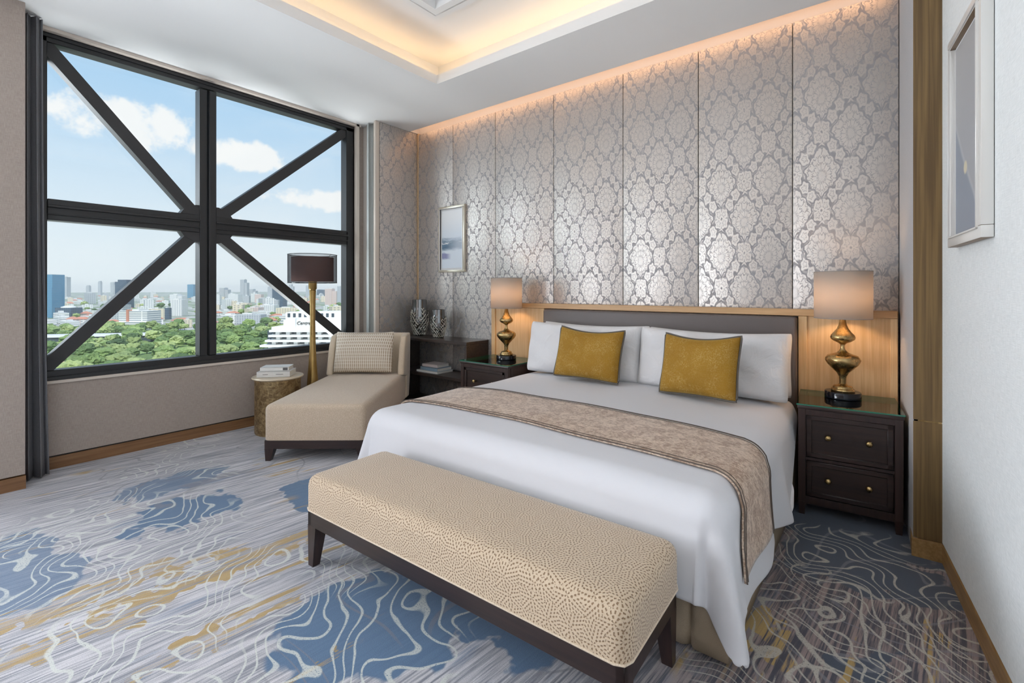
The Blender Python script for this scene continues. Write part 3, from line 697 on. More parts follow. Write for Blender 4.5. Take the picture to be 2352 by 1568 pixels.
mustard(-1.83, 3.33, .846, .56, .42, .18, -.30, .03, .08, 'mustard velvet cushion with grey piping, the left one on the bed', 21)
mustard(-.965, 3.27, .846, .53, .43, .18, -.28, -.02, -.12, 'mustard velvet cushion with grey piping, the right one on the bed', 33)

# ================================================================ bench
def soft_box(x0, x1, y0, y1, z0, z1, r=.045, crown=.01, n=4, M=None):
    """upholstered block: rounded top and upright edges, square lower edge"""
    b = MB(); b.box(x0, x1, y0, y1, z0-r*1.2, z1, r, n)
    bmesh.ops.subdivide_edges(b.bm, edges=[e for e in b.bm.edges if e.calc_length() > .25], cuts=10, use_grid_fill=True)
    for v in b.bm.verts:
        u = (v.co.x-(x0+x1)/2)/((x1-x0)/2); w_ = (v.co.y-(y0+y1)/2)/((y1-y0)/2)
        if v.co.z > (z0+z1)/2: v.co.z += crown*(1-u*u)*(1-w_*w_)
        elif v.co.z < z0: v.co.z = z0
    return b
BL, BD = 1.67, .49
bench = thing('bench', 'long patterned beige upholstered bench on dark wooden legs at the foot of the bed', 'bench', (-1.405, 1.472, 0), .025)
soft_box(-BL/2, BL/2, -BD/2, BD/2, .278, .445, .05, .012).build('seat_cushion', M_BENCH, bench, uv=True)
b = MB()
zz = .280
q_ = .04
b.tube([(-BL/2+q_, -BD/2, zz), (BL/2-q_, -BD/2, zz), (BL/2-q_*.3, -BD/2+q_*.3, zz), (BL/2, -BD/2+q_, zz), (BL/2, BD/2-q_, zz), (BL/2-q_*.3, BD/2-q_*.3, zz), (BL/2-q_, BD/2, zz), (-BL/2+q_, BD/2, zz), (-BL/2+q_*.3, BD/2-q_*.3, zz), (-BL/2, BD/2-q_, zz), (-BL/2, -BD/2+q_, zz), (-BL/2+q_*.3, -BD/2+q_*.3, zz)], .004, 6, True); b.build('welt', M_CHBACK, bench)
b = MB(); i_ = .012
b.box(-BL/2+i_, BL/2-i_, -BD/2+i_, -BD/2+i_+.03, .195, .276, .003, 1); b.box(-BL/2+i_, BL/2-i_, BD/2-i_-.03, BD/2-i_, .195, .276, .003, 1)
b.box(-BL/2+i_, -BL/2+i_+.03, -BD/2+i_, BD/2-i_, .195, .276, .003, 1); b.box(BL/2-i_-.03, BL/2-i_, -BD/2+i_, BD/2-i_, .195, .276, .003, 1)
b.box(-BL/2+.03, BL/2-.03, -BD/2+.03, BD/2-.03, .24, .276)
b.build('apron', M_DARKX, bench)
for sx in (-1, 1):
    for sy in (-1, 1):
        b = MB(); b.taper(sx*(BL/2-i_-.033), sy*(BD/2-i_-.033), 0, .20, .019, .033, sx*.012, sy*.012); b.build('leg', M_DARKW, bench, smooth=False)

# ================================================================ chaise longue
ca = math.radians(38.5)
CW, CL = .80, 1.66
ch = thing('chaise_longue', 'beige boucle chaise longue with a dark wooden base, angled beside the window', 'chaise longue', (-3.83+.5*CW*math.cos(ca)-.5*CL*math.sin(ca), 1.735+.5*CW*math.sin(ca)+.5*CL*math.cos(ca), 0), ca)
# own frame: x across, y from the foot (-) to the back (+)
yf, yb = -CL/2, CL/2
soft_box(-CW/2, CW/2, yf, yb-.16, .165, .445, .045, .015).build('seat', M_CHAISE, ch, uv=True)
# back with short wrapping wings, leaning back
b = MB()
prof = [(yb-.20, .165), (yb-.17, .44), (yb-.075, .84), (yb-.055, .865), (yb-.005, .865), (yb+.015, .84), (yb-.01, .40), (yb-.07, .165)]
b.prism(prof, -CW/2-.012, CW/2+.012, 'x')
bmesh.ops.bevel(b.bm, geom=list(b.bm.edges), offset=.012, segments=3, profile=.5, affect='EDGES')
b.build('backrest', M_CHBACK, ch, uv=True)
for sx in (-1, 1):
    b = MB(); xo = sx*(CW/2+.012); xi = sx*(CW/2-.055)
    b.prism([(yb-.35, .44), (yb-.27, .74), (yb-.20, .845), (yb-.08, .865), (yb-.02, .80), (yb-.10, .40), (yb-.17, .40)], min(xo, xi), max(xo, xi), 'x')
    bmesh.ops.bevel(b.bm, geom=list(b.bm.edges), offset=.018, segments=3, profile=.5, affect='EDGES')
    b.build('wing', M_CHBACK, ch, uv=True)
b = MB(); b.box(-CW/2+.004, CW/2-.004, yf+.006, yb-.17, .095, .166, .003, 1); b.build('plinth', M_DARKX, ch)
for sx in (-1, 1):
    for yy, dy in ((yf+.04, .0), (yb-.22, .0)):
        b = MB(); b.taper(sx*(CW/2-.042), yy, 0, .10, .020, .036, sx*.013, dy-.008 if yy < 0 else .008); b.build('leg', M_DARKW, ch, smooth=False)
b, ol = pillow_bm(.64, .46, .17, seed=4, pinch=.03, sag=.02)
lay = b.bm.loops.layers.uv.new('UVMap')
for f_ in b.bm.faces:
    for l in f_.loops: l[lay].uv = (l.vert.co.x, l.vert.co.z)
o = b.build('throw_pillow', M_DIAM); mod(o, 'SUBSURF', levels=1, render_levels=1)
Mc = Matrix.Translation(ch.location) @ Matrix.Rotation(ca, 4, 'Z')
o.location = Mc @ Vector((-.02, yb-.30, .685)); o.rotation_euler = (-.27, 0, ca)
tag(o, 'beige diamond patterned cushion leaning on the back of the chaise longue', 'cushion')

# ================================================================ nightstands
def nightstand(x, y, rz, label, w, d):
    ns = thing('nightstand', label, 'nightstand', (x, y, 0), rz, 'dark wooden nightstands beside the bed')
    H_ = .655; yf = -d/2
    b = MB()
    b.box(-w/2+.035, w/2-.035, yf+.022, d/2, .09, H_-.022)
    b.box(-w/2+.006, -w/2+.035, yf+.05, d/2-.04, .08, H_-.02); b.box(w/2-.035, w/2-.006, yf+.05, d/2-.04, .08, H_-.02)
    b.box(-w/2+.03, w/2-.03, yf+.004, yf+.03, H_-.055, H_-.022); b.box(-w/2+.03, w/2-.03, yf+.006, yf+.03, .330, .346)
    b.box(-w/2+.03, w/2-.03, yf+.004, yf+.03, .075, .112)
    b.box(-w/2+.03, w/2-.03, yf+.014, yf+.03, .062, .08)
    b.build('carcass', M_DARKW, ns)
    b = MB(); b.box(-w/2-.004, w/2+.004, yf-.004, d/2, H_-.022, H_, .004, 2); b.build('top', M_DARKX, ns)
    for sx in (-1, 1):
        for sy in (-1, 1):
            b = MB(); xx = sx*(w/2-.019); yy = sy*(d/2-.019); b.box(xx-.019, xx+.019, yy-.019, yy+.019, .075, H_-.02, .002, 1); b.taper(xx, yy, 0, .076, .014, .019)
            b.build('leg', M_DARKW, ns, smooth=False)
    for z0, z1 in ((.350, .598), (.116, .326)):
        dr = link('drawer', None, ns) if False else None
        b = MB(); x0, x1 = -w/2+.042, w/2-.042
        b.box(x0, x1, yf+.012, yf+.10, z0, z1)
        for (a, c, p, q) in ((x0, x1, z1-.028, z1), (x0, x1, z0, z0+.028), (x0, x0+.028, z0, z1), (x1-.028, x1, z0, z1)): b.box(a, c, yf+.002, yf+.014, p, q, .003, 1)
        dr = b.build('drawer', M_DARKX, ns)
        for sx in (-1, 1):
            b = MB(); b.lathe([(.006, 0), (.006, .010), (.0115, .013), (.0165, .020), (.0165, .025), (.012, .031), (.004, .034), (.001, .0345)], 20, Matrix.Translation((sx*w*.195, yf+.012, (z0+z1)/2+.005)) @ Matrix.Rotation(PI/2, 4, 'X'))
            b.build('knob', M_BRASS, dr)
    b = MB(); b.box(-w/2-.008, w/2+.008, yf-.008, d/2, H_+.001, H_+.009); g_ = b.build('glass_top', [M_GTOP, M_GEDGE], ns, smooth=False)
    for p in g_.data.polygons:
        if abs(p.normal.z) < .5: p.material_index = 1
    return ns
nightstand(-2.95, 3.60, 0, 'dark wooden nightstand with glass top, left of the bed beside the open shelf', .59, .51)
nightstand(-.170, 3.588, .075, 'dark wooden two drawer nightstand with glass top, right of the bed', .495, .49)

# ================================================================ table lamps
def table_lamp(x, y, z, label):
    L = thing('table_lamp', label, 'lamp', (x, y, z), 0, 'brass table lamps on the nightstands')
    b = MB(); b.lathe([(.094, 0), (.098, .004), (.098, .036), (.094, .042), (.06, .042)], 40); b.build('base', M_BLACK, L)
    prof = [(.066, .042), (.069, .050), (.066, .058), (.058, .062), (.056, .072), (.050, .078), (.030, .082), (.020, .092), (.020, .115), (.022, .135), (.034, .158), (.062, .186), (.088, .212), (.101, .236), (.100, .252), (.086, .268), (.058, .278), (.036, .286), (.022, .298), (.014, .312), (.012, .326), (.014, .338), (.026, .348), (.050, .358), (.068, .372), (.072, .384), (.067, .398), (.050, .416), (.034, .438), (.024, .462), (.018, .49), (.015, .52), (.013, .545)]
    b = MB(); b.lathe([(r*.94, z) for r, z in prof], 48); b.build('body', M_BRASS, L)
    b = MB(); b.lathe([(.1535, .505), (.154, .80)], 56, cap=False)
    o = b.build('lamp_shade', M_SHADE, L); mod(o, 'SOLIDIFY', thickness=.0025, offset=0)
    for zz in (.505, .80):
        b = MB(); b.tube([(.154*math.cos(a*PI/28), .154*math.sin(a*PI/28), zz) for a in range(56)], .0025, 6, True); b.build('shade_rim', M_RIM, o)
    b = MB()
    for k in range(3): a = k*2*PI/3; b.tube([(0, 0, .755), (.153*math.cos(a), .153*math.sin(a), .785)], .002, 5)
    b.build('harp', M_BRASS, L)
    b = MB(); b.tube([(0, 0, .54), (0, 0, .60)], .012, 8); b.build('bulb_holder', M_BRASS, L)
    b = MB(); b.lathe([(.006, .58), (.022, .60), (.030, .63), (.026, .66), (.010, .68)], 20); b.build('bulb', M_BULB, L)
    return L
table_lamp(-2.925, 3.66, .664, 'brass double gourd table lamp on the left nightstand, in front of the oak panel')
table_lamp(-.195, 3.665, .664, 'brass double gourd table lamp on the right nightstand, nearest the right wall')

# ================================================================ floor lamp
fl = thing('floor_lamp', 'tall floor lamp with gold stem and sheer black double shade, behind the chaise longue', 'floor lamp', (-4.66, 2.609, 0))
b = MB(); b.lathe([(.092, 0), (.092, .012), (.088, .018), (.080, .05), (.068, .16), (.058, .34), (.050, .46), (.040, .58), (.031, .74), (.027, .9), (.026, 1.02), (.028, 1.20), (.031, 1.31), (.033, 1.34)], 36); b.build('stem', M_GOLDPOLE, fl)
b = MB(); b.lathe([(.033, 1.34), (.029, 1.345), (.040, 1.36), (.041, 1.44), (.020, 1.45)], 28); b.build('neck', M_GOLDPOLE, fl)
b = MB(); b.lathe([(.238, 1.42), (.238, 1.71)], 64, cap=False); b.build('outer_shade', M_VOILE, fl)
b = MB(); b.lathe([(.205, 1.435), (.205, 1.685)], 56, cap=False); o = b.build('inner_shade', M_SHIN, fl); mod(o, 'SOLIDIFY', thickness=.002)
for zz in (1.42, 1.71):
    b = MB(); b.tube([(.238*math.cos(a*PI/32), .238*math.sin(a*PI/32), zz) for a in range(64)], .003, 6, True); b.build('shade_rim', M_BLACK, fl)
b = MB()
for k in range(3):
    a = k*2*PI/3+.3; b.tube([(0, 0, 1.67), (.205*math.cos(a), .205*math.sin(a), 1.685), (.238*math.cos(a), .238*math.sin(a), 1.71)], .002, 5)
b.tube([(0, 0, 1.44), (0, 0, 1.67)], .005, 8); b.build('shade_carrier', M_BRASS, fl)

# ================================================================ drum table and books
dt = thing('side_table', 'round drum side table in hammered brass with a pale gold top, below the window', 'side table', (-4.555, 2.20, 0))
b = MB(); b.lathe([(.195, 0), (.200, .01), (.200, .50), (.205, .508)], 56); b.build('drum_body', M_HAMMER, dt)
b = MB(); b.lathe([(.205, .508), (.222, .514), (.226, .522), (.222, .530), (.20, .531)], 56); b.build('table_top', M_DRUMTOP, dt)
def book(x, y, z, w, d, h, rz, cover, label, name='book', inkspine=None, group=None):
    """spine on the -y side"""
    B = thing(name, label, 'book', (x, y, z), rz, group)
    b = MB(); c = .003
    b.box(-w/2, w/2, -d/2, d/2, 0, c); b.box(-w/2, w/2, -d/2, d/2, h-c, h); b.box(-w/2, w/2, -d/2, -d/2+c, 0, h)
    b.build('cover', cover, B, smooth=False)
    b = MB(); b.box(-w/2+.004, w/2-.004, -d/2+c, d/2-.004, c, h-c); b.build('pages', M_PAGES, B, smooth=False)
    if inkspine:
        for (u0, u1, v0, v1) in inkspine:
            b = MB(); b.box(-w/2+w*u0, -w/2+w*u1, -d/2-.0006, -d/2+.0002, h*v0, h*v1); b.build('spine_print', M_INK, B, smooth=False)
    return B
br = math.radians(47)
book(-4.555, 2.19, .532, .29, .21, .052, br, M_BOOKG, 'thick pale grey book lying on the round side table, the lower of two', inkspine=[(.18, .34, .47, .56), (.58, .80, .47, .56)])
book(-4.572, 2.20, .585, .25, .18, .034, br+.03, M_BOOKW, 'slimmer white book on top of the two on the round side table', inkspine=[(.80, .97, .15, .85)])

# ================================================================ open shelf
sh = thing('console_shelf', 'low dark veneer open shelf unit in the corner beside the left nightstand', 'shelf', (-3.99, 3.775, 0))
T = Matrix.Translation((3.99, -3.775, 0)); SX0, SX1, SY0, SY1 = -4.565, -3.41, 3.60, 3.952
b = MB(); b.box(SX0, SX1, SY0, SY1, .765, .80, .003, 1, T); b.build('top', M_SHELFW, sh)
for (z0, z1) in ((.375, .41), (.03, .07)):
    b = MB(); b.box(SX0+.03, SX1-.03, SY0+.004, SY1, z0, z1, .003, 1, T); b.build('shelf_board', M_SHELFW, sh)
for a in (SX0, SX1-.03):
    b = MB(); b.box(a, a+.03, SY0, SY1, 0, .765, .003, 1, T); b.build('side_panel', M_SHELFW, sh)
gq = 'books stacked on the middle shelf'
book(-4.06, 3.76, .411, .34, .25, .022, .02, M_BOOKW, 'wide pale book at the bottom of the stack on the dark shelf', group=gq)
book(-4.04, 3.76, .434, .29, .22, .036, -.03, M_BOOKB, 'blue book in the middle of the stack on the dark shelf', group=gq)
book(-4.05, 3.765, .471, .24, .19, .032, .05, M_BOOKP, 'small pale pink book on top of the stack on the dark shelf', group=gq)
# coral vases
def vase(x, y, z, R, H, label, seed):
    V = thing('vase', label, 'vase', (x, y, z), 0)
    def rad(q):      # q 0..1
        pts_ = [(0, .52), (.06, .60), (.2, .74), (.4, .90), (.55, .92), (.7, .86), (.8, .80), (1, .80)]
        for (a, ra), (c, rc) in zip(pts_, pts_[1:]):
            if q <= c: u = (q-a)/(c-a); u = u*u*(3-2*u); return R*.86*(ra+(rc-ra)*u)
        return R*.7
    n = 30
    prof = [(rad(i/n), H*i/n) for i in range(n+1)] + [(rad(1)-.004, H), (rad(1)-.006, H*.6), (.01, H*.55)]
    b = MB(); b.lathe(prof, 36); b.build('body', M_SILVER, V)
    rnd = random.Random(seed); b = MB()
    segs = []
    m = 17; rows = 13; q0, dq = .02, .058
    tops = [9.5+2.6*math.sin(k*1.9+seed)+rnd.uniform(-1, 1) for k in range(m)]
    nodes = {}
    for r_ in range(rows+1):
        for k in range(m): nodes[k, r_] = (2*PI*(k+(.5 if r_ % 2 else 0)+rnd.uniform(-.16, .16))/m, q0+r_*dq+rnd.uniform(-.012, .012))
    for r_ in range(rows):
        for k in range(m):
            if r_ > tops[k]: continue
            a_, q_ = nodes[k, r_]
            for k2 in ((k, k-1) if r_ % 2 == 0 else (k, k+1)):
                if rnd.random() < .16: continue
                a2, q2 = nodes[k2 % m, r_+1]
                if a2-a_ > PI: a2 -= 2*PI
                if a_-a2 > PI: a2 += 2*PI
                segs.append((a_, q_, a2, q2))
    for (a, q, a2, q2) in segs:
        P = []
        for u in (0, .5, 1):
            aa = a+(a2-a)*u; qq = q+(q2-q)*u; r = rad(qq)+.0075; P.append((r*math.cos(aa), r*math.sin(aa), qq*H))
        b.tube(P, R*.048, 5)
    b.build('coral_relief', M_CORAL, V)
    return V
vase(-4.385, 3.815, .801, .125, .43, 'taller smoky silver vase with coral relief, on the shelf in the corner', 3)
vase(-4.03, 3.79, .801, .105, .32, 'shorter smoky silver vase with coral relief, right of the tall one', 8)

# ================================================================ pictures
def abstract_blue(t):
    x, y, z = t.sep(t.coord()); n = t.noise(t.scale(t.coord(), 5, 1, 26), 1.0, 4, .6)
    zz = t.m('ADD', z, t.m('MULTIPLY', t.m('SUBTRACT', n, .5), .10))
    c = t.mix(t.step(zz, .0, .30), (.76, .84, .92), (.90, .92, .94))
    band = t.m('MULTIPLY', t.step(zz, -.145, -.10), t.step(zz, .03, -.03))
    left = t.m('SUBTRACT', 1.0, t.m('MULTIPLY', t.step(x, -.12, .12), .55))
    c = t.mix(t.m('MULTIPLY', band, left), c, t.mix(n, (.02, .06, .13), (.20, .34, .47)))
    low = t.m('MULTIPLY', t.m('MULTIPLY', t.step(zz, -.25, -.22), t.step(zz, -.15, -.18)), t.step(x, .0, -.10))
    c = t.mix(t.m('MULTIPLY', low, .8), c, (.18, .18, .42))
    wh = t.m('MULTIPLY', t.step(t.m('ABSOLUTE', t.m('SUBTRACT', zz, -.035)), .014, .004), t.step(n, .5, .62))
    return {'Base Color': t.mix(wh, c, (.85, .87, .88))}
def abstract_grey(t):
    x, y, z = t.sep(t.coord()); n = t.noise(t.coord(), 4, 3, .6)
    k = t.m('ADD', t.m('SUBTRACT', z, t.m('MULTIPLY', x, -1.2)), t.m('MULTIPLY', n, .06))
    c = t.mix(t.step(k, -.16, -.13), (.24, .27, .32), (.36, .37, .39))
    c = t.mix(t.m('MULTIPLY', t.step(t.m('ABSOLUTE', t.m('SUBTRACT', k, -.145)), .03, .0), .5), c, (.50, .52, .53))
    c = t.mix(t.m('MULTIPLY', t.step(z, -.1, .4), .6), c, (.40, .39, .38))
    d = t.m('ADD', t.m('POWER', t.m('SUBTRACT', x, -.04), 2.0), t.m('POWER', t.m('ADD', z, .14), 2.0))
    return {'Base Color': t.mix(t.step(d, .0010, .0003), c, (.62, .57, .42))}
def picture(w, h, loc, rz, label, fm, art, fw=.03, dep=.03, mount=.02, side=None):
    Pq = thing('framed_picture', label, 'picture', loc, rz)
    b = MB()
    for (x0, x1, z0, z1) in ((-w/2, w/2, h/2-fw, h/2), (-w/2, w/2, -h/2, -h/2+fw), (-w/2, -w/2+fw, -h/2+fw, h/2-fw), (w/2-fw, w/2, -h/2+fw, h/2-fw)):
        b.box(x0, x1, -dep, 0, z0, z1, .003, 2)
    fr_ = b.build('frame', [fm, side] if side else fm, Pq)
    if side:
        for p in fr_.data.polygons:
            c = p.center
            if abs(p.normal.z) > .7: p.material_index = 1
    b = MB(); q = fw*.8
    for (x0, x1, z0, z1) in ((-w/2+q, w/2-q, h/2-q-.006, h/2-q), (-w/2+q, w/2-q, -h/2+q, -h/2+q+.006), (-w/2+q, -w/2+q+.006, -h/2+q, h/2-q), (w/2-q-.006, w/2-q, -h/2+q, h/2-q)):
        b.box(x0, x1, -dep-.006, -dep*.4, z0, z1, .001, 1)
    b.build('inner_bead', M_PICFRAMEW, Pq)
    b = MB(); b.box(-w/2+fw*.7, w/2-fw*.7, -dep*.45, -.002, -h/2+fw*.7, h/2-fw*.7); b.build('mount', M_MOUNT, Pq, smooth=False)
    m_ = fw+mount
    b = MB(); b.box(-w/2+m_, w/2-m_, -dep*.45-.002, -dep*.45, -h/2+m_, h/2-m_); b.build('print', art, Pq, smooth=False)
    return Pq
picture(.43, .775, (-3.967, 3.956, 1.942), 0, 'narrow framed abstract print in blues and white on the damask wall above the shelf', M_PICFRAME, mat('abstract_blue_print', (.6, .6, .7), .5, f=abstract_blue))
ra = math.atan(.093)
def on_right(y): return RX(y)
Yc = 2.60
picture(.50, .90, (RX(Yc)+.002, Yc, 1.985), -PI/2+ra*1.0, 'tall silver white framed grey abstract print on the pale right wall', M_PICFRAMEW, mat('abstract_grey_print', (.3, .3, .3), .5, f=abstract_grey), .045, .035, .01, M_PICSIDE)

# ================================================================ the city outside, some 62 m below
G = -62.0
FWD = Vector((-math.sin(TH), math.cos(TH), 0)); RGT = Vector((math.cos(TH), math.sin(TH), 0))
def far(a, d):
    """ground point at bearing a (pixels right of the optical axis at 1088.7 px focal length) and depth d metres"""
    p = FWD*d + RGT*(a*d/1088.7); return Vector((p.x, p.y, G))
b = MB(); b.add([(-60, -9000, G-.5), (-14000, -9000, G-.5), (-14000, 14000, G-.5), (-60, 14000, G-.5)], [(0, 1, 2, 3)])
M_GROUND = mat('city_ground', (.3, .33, .28), .9, f=lambda t: (lambda n, k: {'Base Color': t.mix(t.step(n, .42, .58), t.mix(k, (.10, .16, .07), (.20, .28, .12)), t.mix(k, (.34, .33, .31), (.52, .50, .47)))})(t.noise(t.coord(), .011, 4, .6), t.noise(t.coord(), .08, 3, .6)))
gr = struct('floor', b, M_GROUND, smooth=False)
def facade(name, wall, glass, px, pz, fx=.6, fz=.5, rough=.7):
    def f(t):
        x, y, z = t.sep(t.coord()); h = t.m('ADD', x, y)
        a = t.m('LESS_THAN', t.m('FRACT', t.m('DIVIDE', h, px)), fx); c = t.m('LESS_THAN', t.m('FRACT', t.m('DIVIDE', z, pz)), fz)
        _, _, nz = t.sep(t.new('ShaderNodeNewGeometry').outputs['Normal'])
        k = t.m('MULTIPLY', t.m('MULTIPLY', a, c), t.m('LESS_THAN', t.m('ABSOLUTE', nz), .5))
        return {'Base Color': t.mix(k, t.mix(t.noise(t.coord(), .2, 2), wall, tuple(q*.9 for q in wall)), glass), 'Roughness': t.m('SUBTRACT', rough, t.m('MULTIPLY', k, .4))}
    return mat(name, wall, rough, f=f)
F_WHITE = facade('white_facade', (.74, .74, .73), (.30, .35, .38), 5, 3.4)
F_BAND = facade('banded_facade', (.74, .73, .71), (.25, .30, .33), 400, 3.4, .995, .42)
F_PINK = facade('pink_facade', (.66, .52, .47), (.36, .34, .36), 6, 3.4, .55)
F_CREAM = facade('cream_facade', (.70, .62, .48), (.34, .33, .31), 6, 3.4, .5)
F_GREY = facade('grey_facade', (.48, .50, .52), (.20, .24, .28), 4.5, 3.4, .6)
F_BLUE = facade('blue_glass_facade', (.06, .17, .28), (.10, .26, .40), 3.2, 3.9, .9, .82, .3)
F_DARK = facade('dark_glass_facade', (.09, .13, .18), (.05, .08, .12), 4, 3.6, .7, .6, .3)
F_RIB = facade('ribbed_white_facade', (.75, .74, .72), (.33, .36, .40), 4.2, 300, .38, .99)
M_ROOFR = mat('orange_red_roof', (.50, .22, .15), .8); M_ROOFG = mat('pale_metal_roof', (.55, .56, .56), .6); M_CONC = mat('pale_concrete', (.60, .60, .58), .8)
M_DKGL = mat('dark_window_glass', (.06, .08, .10), .25); M_WHITEB = mat('white_render', (.80, .80, .79), .7)
def tower(px0, px1, yt, yb, m, label, style='plain', dep=None, name='tower_block', extra=None, grp=None, rz=None):
    d = 1088.7*(1.35-G)/(yb-665); a = (px0+px1)/2-1176; w = (px1-px0)*d/1088.7; h = (1.35+(665-yt)/1088.7*d) - G
    p = far(a, d+ (dep or w)*.5); dep = dep or w*.8
    r = thing(name, label, 'building', tuple(p), TH if rz is None else TH+rz, grp)
    b = MB()
    if style == 'notch':
        b.prism([(-w/2, 0), (w/2, 0), (w/2, h), (w*.20, h), (w*.04, h*.93), (-w*.12, h*.93), (-w*.30, h*.985), (-w/2, h)], -dep/2, dep/2, 'y')
        b.box(w*.28, w*.52, -dep*.56, dep*.3, 0, h*.70)
    elif style == 'taper':
        b.box(-w/2, w/2, -dep/2, dep/2, 0, h*.93); b.box(-w*.36, w*.36, -dep*.36, dep*.36, h*.93, h)
    elif style == 'step':
        b.box(-w/2, w*.1, -dep/2, dep/2, 0, h); b.box(w*.1, w/2, -dep*.4, dep*.4, 0, h*.86)
    else: b.box(-w/2, w/2, -dep/2, dep/2, 0, h)
    b.build('body', m, r, smooth=False)
    if style in ('plain', 'step'):
        b = MB(); b.box(-w*.3, w*.1, -dep*.3, dep*.3, h, h+max(2.5, h*.03)); b.build('roof_plant', M_CONC, r, smooth=False)
    if extra: extra(r, w, dep, h)
    return r, w, dep, h
tower(97, 135, 630, 730, F_BLUE, 'blue glass office tower with a notched top at the far left', 'notch')
def dome(r, w, dep, h):
    b = MB(); b.lathe([(w*.36*math.cos(a*PI/16), h + w*.14*math.sin(a*PI/16)) for a in range(9)], 28); b.build('dome', M_CONC, r)
tower(140, 177, 707, 732, F_DARK, 'low dark round building with a shallow pale dome beside the blue tower', extra=dome)
tower(145, 158, 636, 682, F_GREY, 'slim grey tower right of the blue glass tower', 'plain')
tower(200, 207, 655, 680, F_GREY, 'small grey tower on the horizon, left of the thin needle tower', 'taper')
tower(227, 233, 645, 678, F_GREY, 'thin needle tower on the horizon', 'taper')
tower(258, 271, 648, 690, F_GREY, 'grey tower just left of the dark capped tower', 'step')
tower(273, 300, 642, 712, F_DARK, 'dark capped tower behind the lower left brace', 'taper')
tower(262, 292, 700, 740, F_GREY, 'grey slab block behind the lower left brace, below the dark tower')
def redstrip(r, w, dep, h):
    b = MB(); b.box(-w*.22, -w*.14, -dep*.5-1.5, 0, 0, h*1.08); b.build('stair_tower', M_ROOFR, r, smooth=False)
    b = MB(); b.box(-w*.62, w*.75, -dep*.7, -dep*.4, 0, h*.42); b.build('podium', F_BAND, r, smooth=False)
tower(290, 355, 714, 756, F_BAND, 'white banded building with a red stair tower above the park', extra=redstrip, dep=30)
tower(399, 425, 688, 726, F_RIB, 'white ribbed block in the middle of the left panes')
tower(397, 424, 676, 700, F_WHITE, 'white block behind the ribbed white block', 'step')
tower(380, 391, 707, 733, F_DARK, 'small dark building left of the white ribbed block')
tower(434, 448, 653, 684, F_BLUE, 'small bright blue glass tower left of the mullion')
tower(457, 466, 621, 718, F_DARK, 'tallest slender dark tower, against the left side of the mullion', 'taper')
tower(508, 527, 661, 690, F_GREY, 'grey stepped tower just right of the mullion', 'step')
tower(497, 507, 677, 702, F_WHITE, 'small white block just right of the mullion')
tower(555, 570, 642, 692, F_GREY, 'tall grey tower in the right pane', 'step')
tower(575, 590, 664, 690, F_GREY, 'grey block right of the tall grey tower', 'step')
tower(588, 603, 676, 695, F_PINK, 'mauve slab behind the brace, right of the grey blocks')
tower(529, 552, 676, 697, F_WHITE, 'long white slab on the horizon between two grey towers')
tower(630, 655, 661, 705, F_DARK, 'dark blue slab tower behind the lower right brace')
tower(617, 629, 657, 688, F_GREY, 'pale tower left of the dark blue slab tower', 'taper')
tower(665, 675, 653, 685, F_GREY, 'pale tower left of the floor lamp stem', 'step')
tower(704, 714, 655, 684, F_GREY, 'grey tower just left of the floor lamp stem, under the shade')
tower(730, 744, 665, 682, F_DARK, 'small dark block right of the floor lamp stem')
tower(750, 776, 663, 702, F_PINK, 'pink apartment slab near the right edge of the window', 'step')
tower(777, 794, 657, 706, F_GREY, 'grey apartment tower at the right edge of the window', 'step')
tower(515, 549, 723, 744, F_BAND, 'long grey banded block at the edge of the park, left one', dep=22)
tower(549, 606, 722, 744, F_GREY, 'long dark windowed block at the edge of the park, right one', dep=22)
tower(573, 600, 706, 724, F_PINK, 'pinkish school like block above the long grey block', dep=26)
tower(603, 635, 700, 722, F_WHITE, 'white block above the long grey block, left of the brace', dep=26)
tower(640, 690, 707, 728, F_CREAM, 'cream block behind the tiered white hotel', dep=26)
tower(767, 796, 722, 744, F_WHITE, 'white block low in the right corner of the window', dep=26)
tower(540, 574, 696, 712, F_CREAM, 'cream and yellow block in the right pane', dep=26)

# tiered white hotel close by
D = 262.0; k = D/1088.7
def zz_(py): return 1.35+(665-py)*k-G
ho = thing('hotel_building', 'tiered white building with long balconies and a rooftop name sign, low in the right pane', 'building', tuple(far(690-1176, D)), TH)
def hx(px): return (px-690)*k
b = MB(); b.box(hx(610), hx(830), 2, 30, 0, zz_(760)); b.build('core', M_DKGL, ho, smooth=False)
b = MB()
b.box(hx(645), hx(830), 3, 28, zz_(758), zz_(736)); b.box(hx(640), hx(830), 8, 30, zz_(736), zz_(719)); b.box(hx(655), hx(676), 1, 6, zz_(758), zz_(731)); b.box(hx(615), hx(645), 4, 28, zz_(762), zz_(752)); b.build('upper_storeys', M_WHITEB, ho, smooth=False)
for i in range(9):
    b = MB(); x_ = hx(645+i*13); b.box(x_, x_+1.5, 7.8, 8.1, zz_(730), zz_(721)); b.build('window', M_DKGL, ho, smooth=False)
for i in range(10):
    py = 757+i*11.3; x0 = hx(622-(i > 1)*6-(i > 2)*10-i*1.2)
    b = MB(); b.box(x0, hx(830), -2.0-i*.25, 3, zz_(py+5), zz_(py)); b.box(x0, hx(830), 1.0, 3, zz_(py+11.3), zz_(py+9.6)); b.build('balcony', M_WHITEB, ho, smooth=False)
    for j in range(8):
        x_ = x0+3+j*(hx(830)-x0-4)/8 + (i % 2)*.6
        b = MB(); b.box(x_, x_+2.1, -.8, 2.2, zz_(py+11), zz_(py+4)); b.build('partition', M_WHITEB, ho, smooth=False)
fc = bpy.data.curves.new('rooftop_sign', 'FONT'); fc.body = 'Centre'; fc.size = 2.7; fc.extrude = .15; fc.shear = .25
tmp = bpy.data.objects.new('tmp', fc); COL.objects.link(tmp)
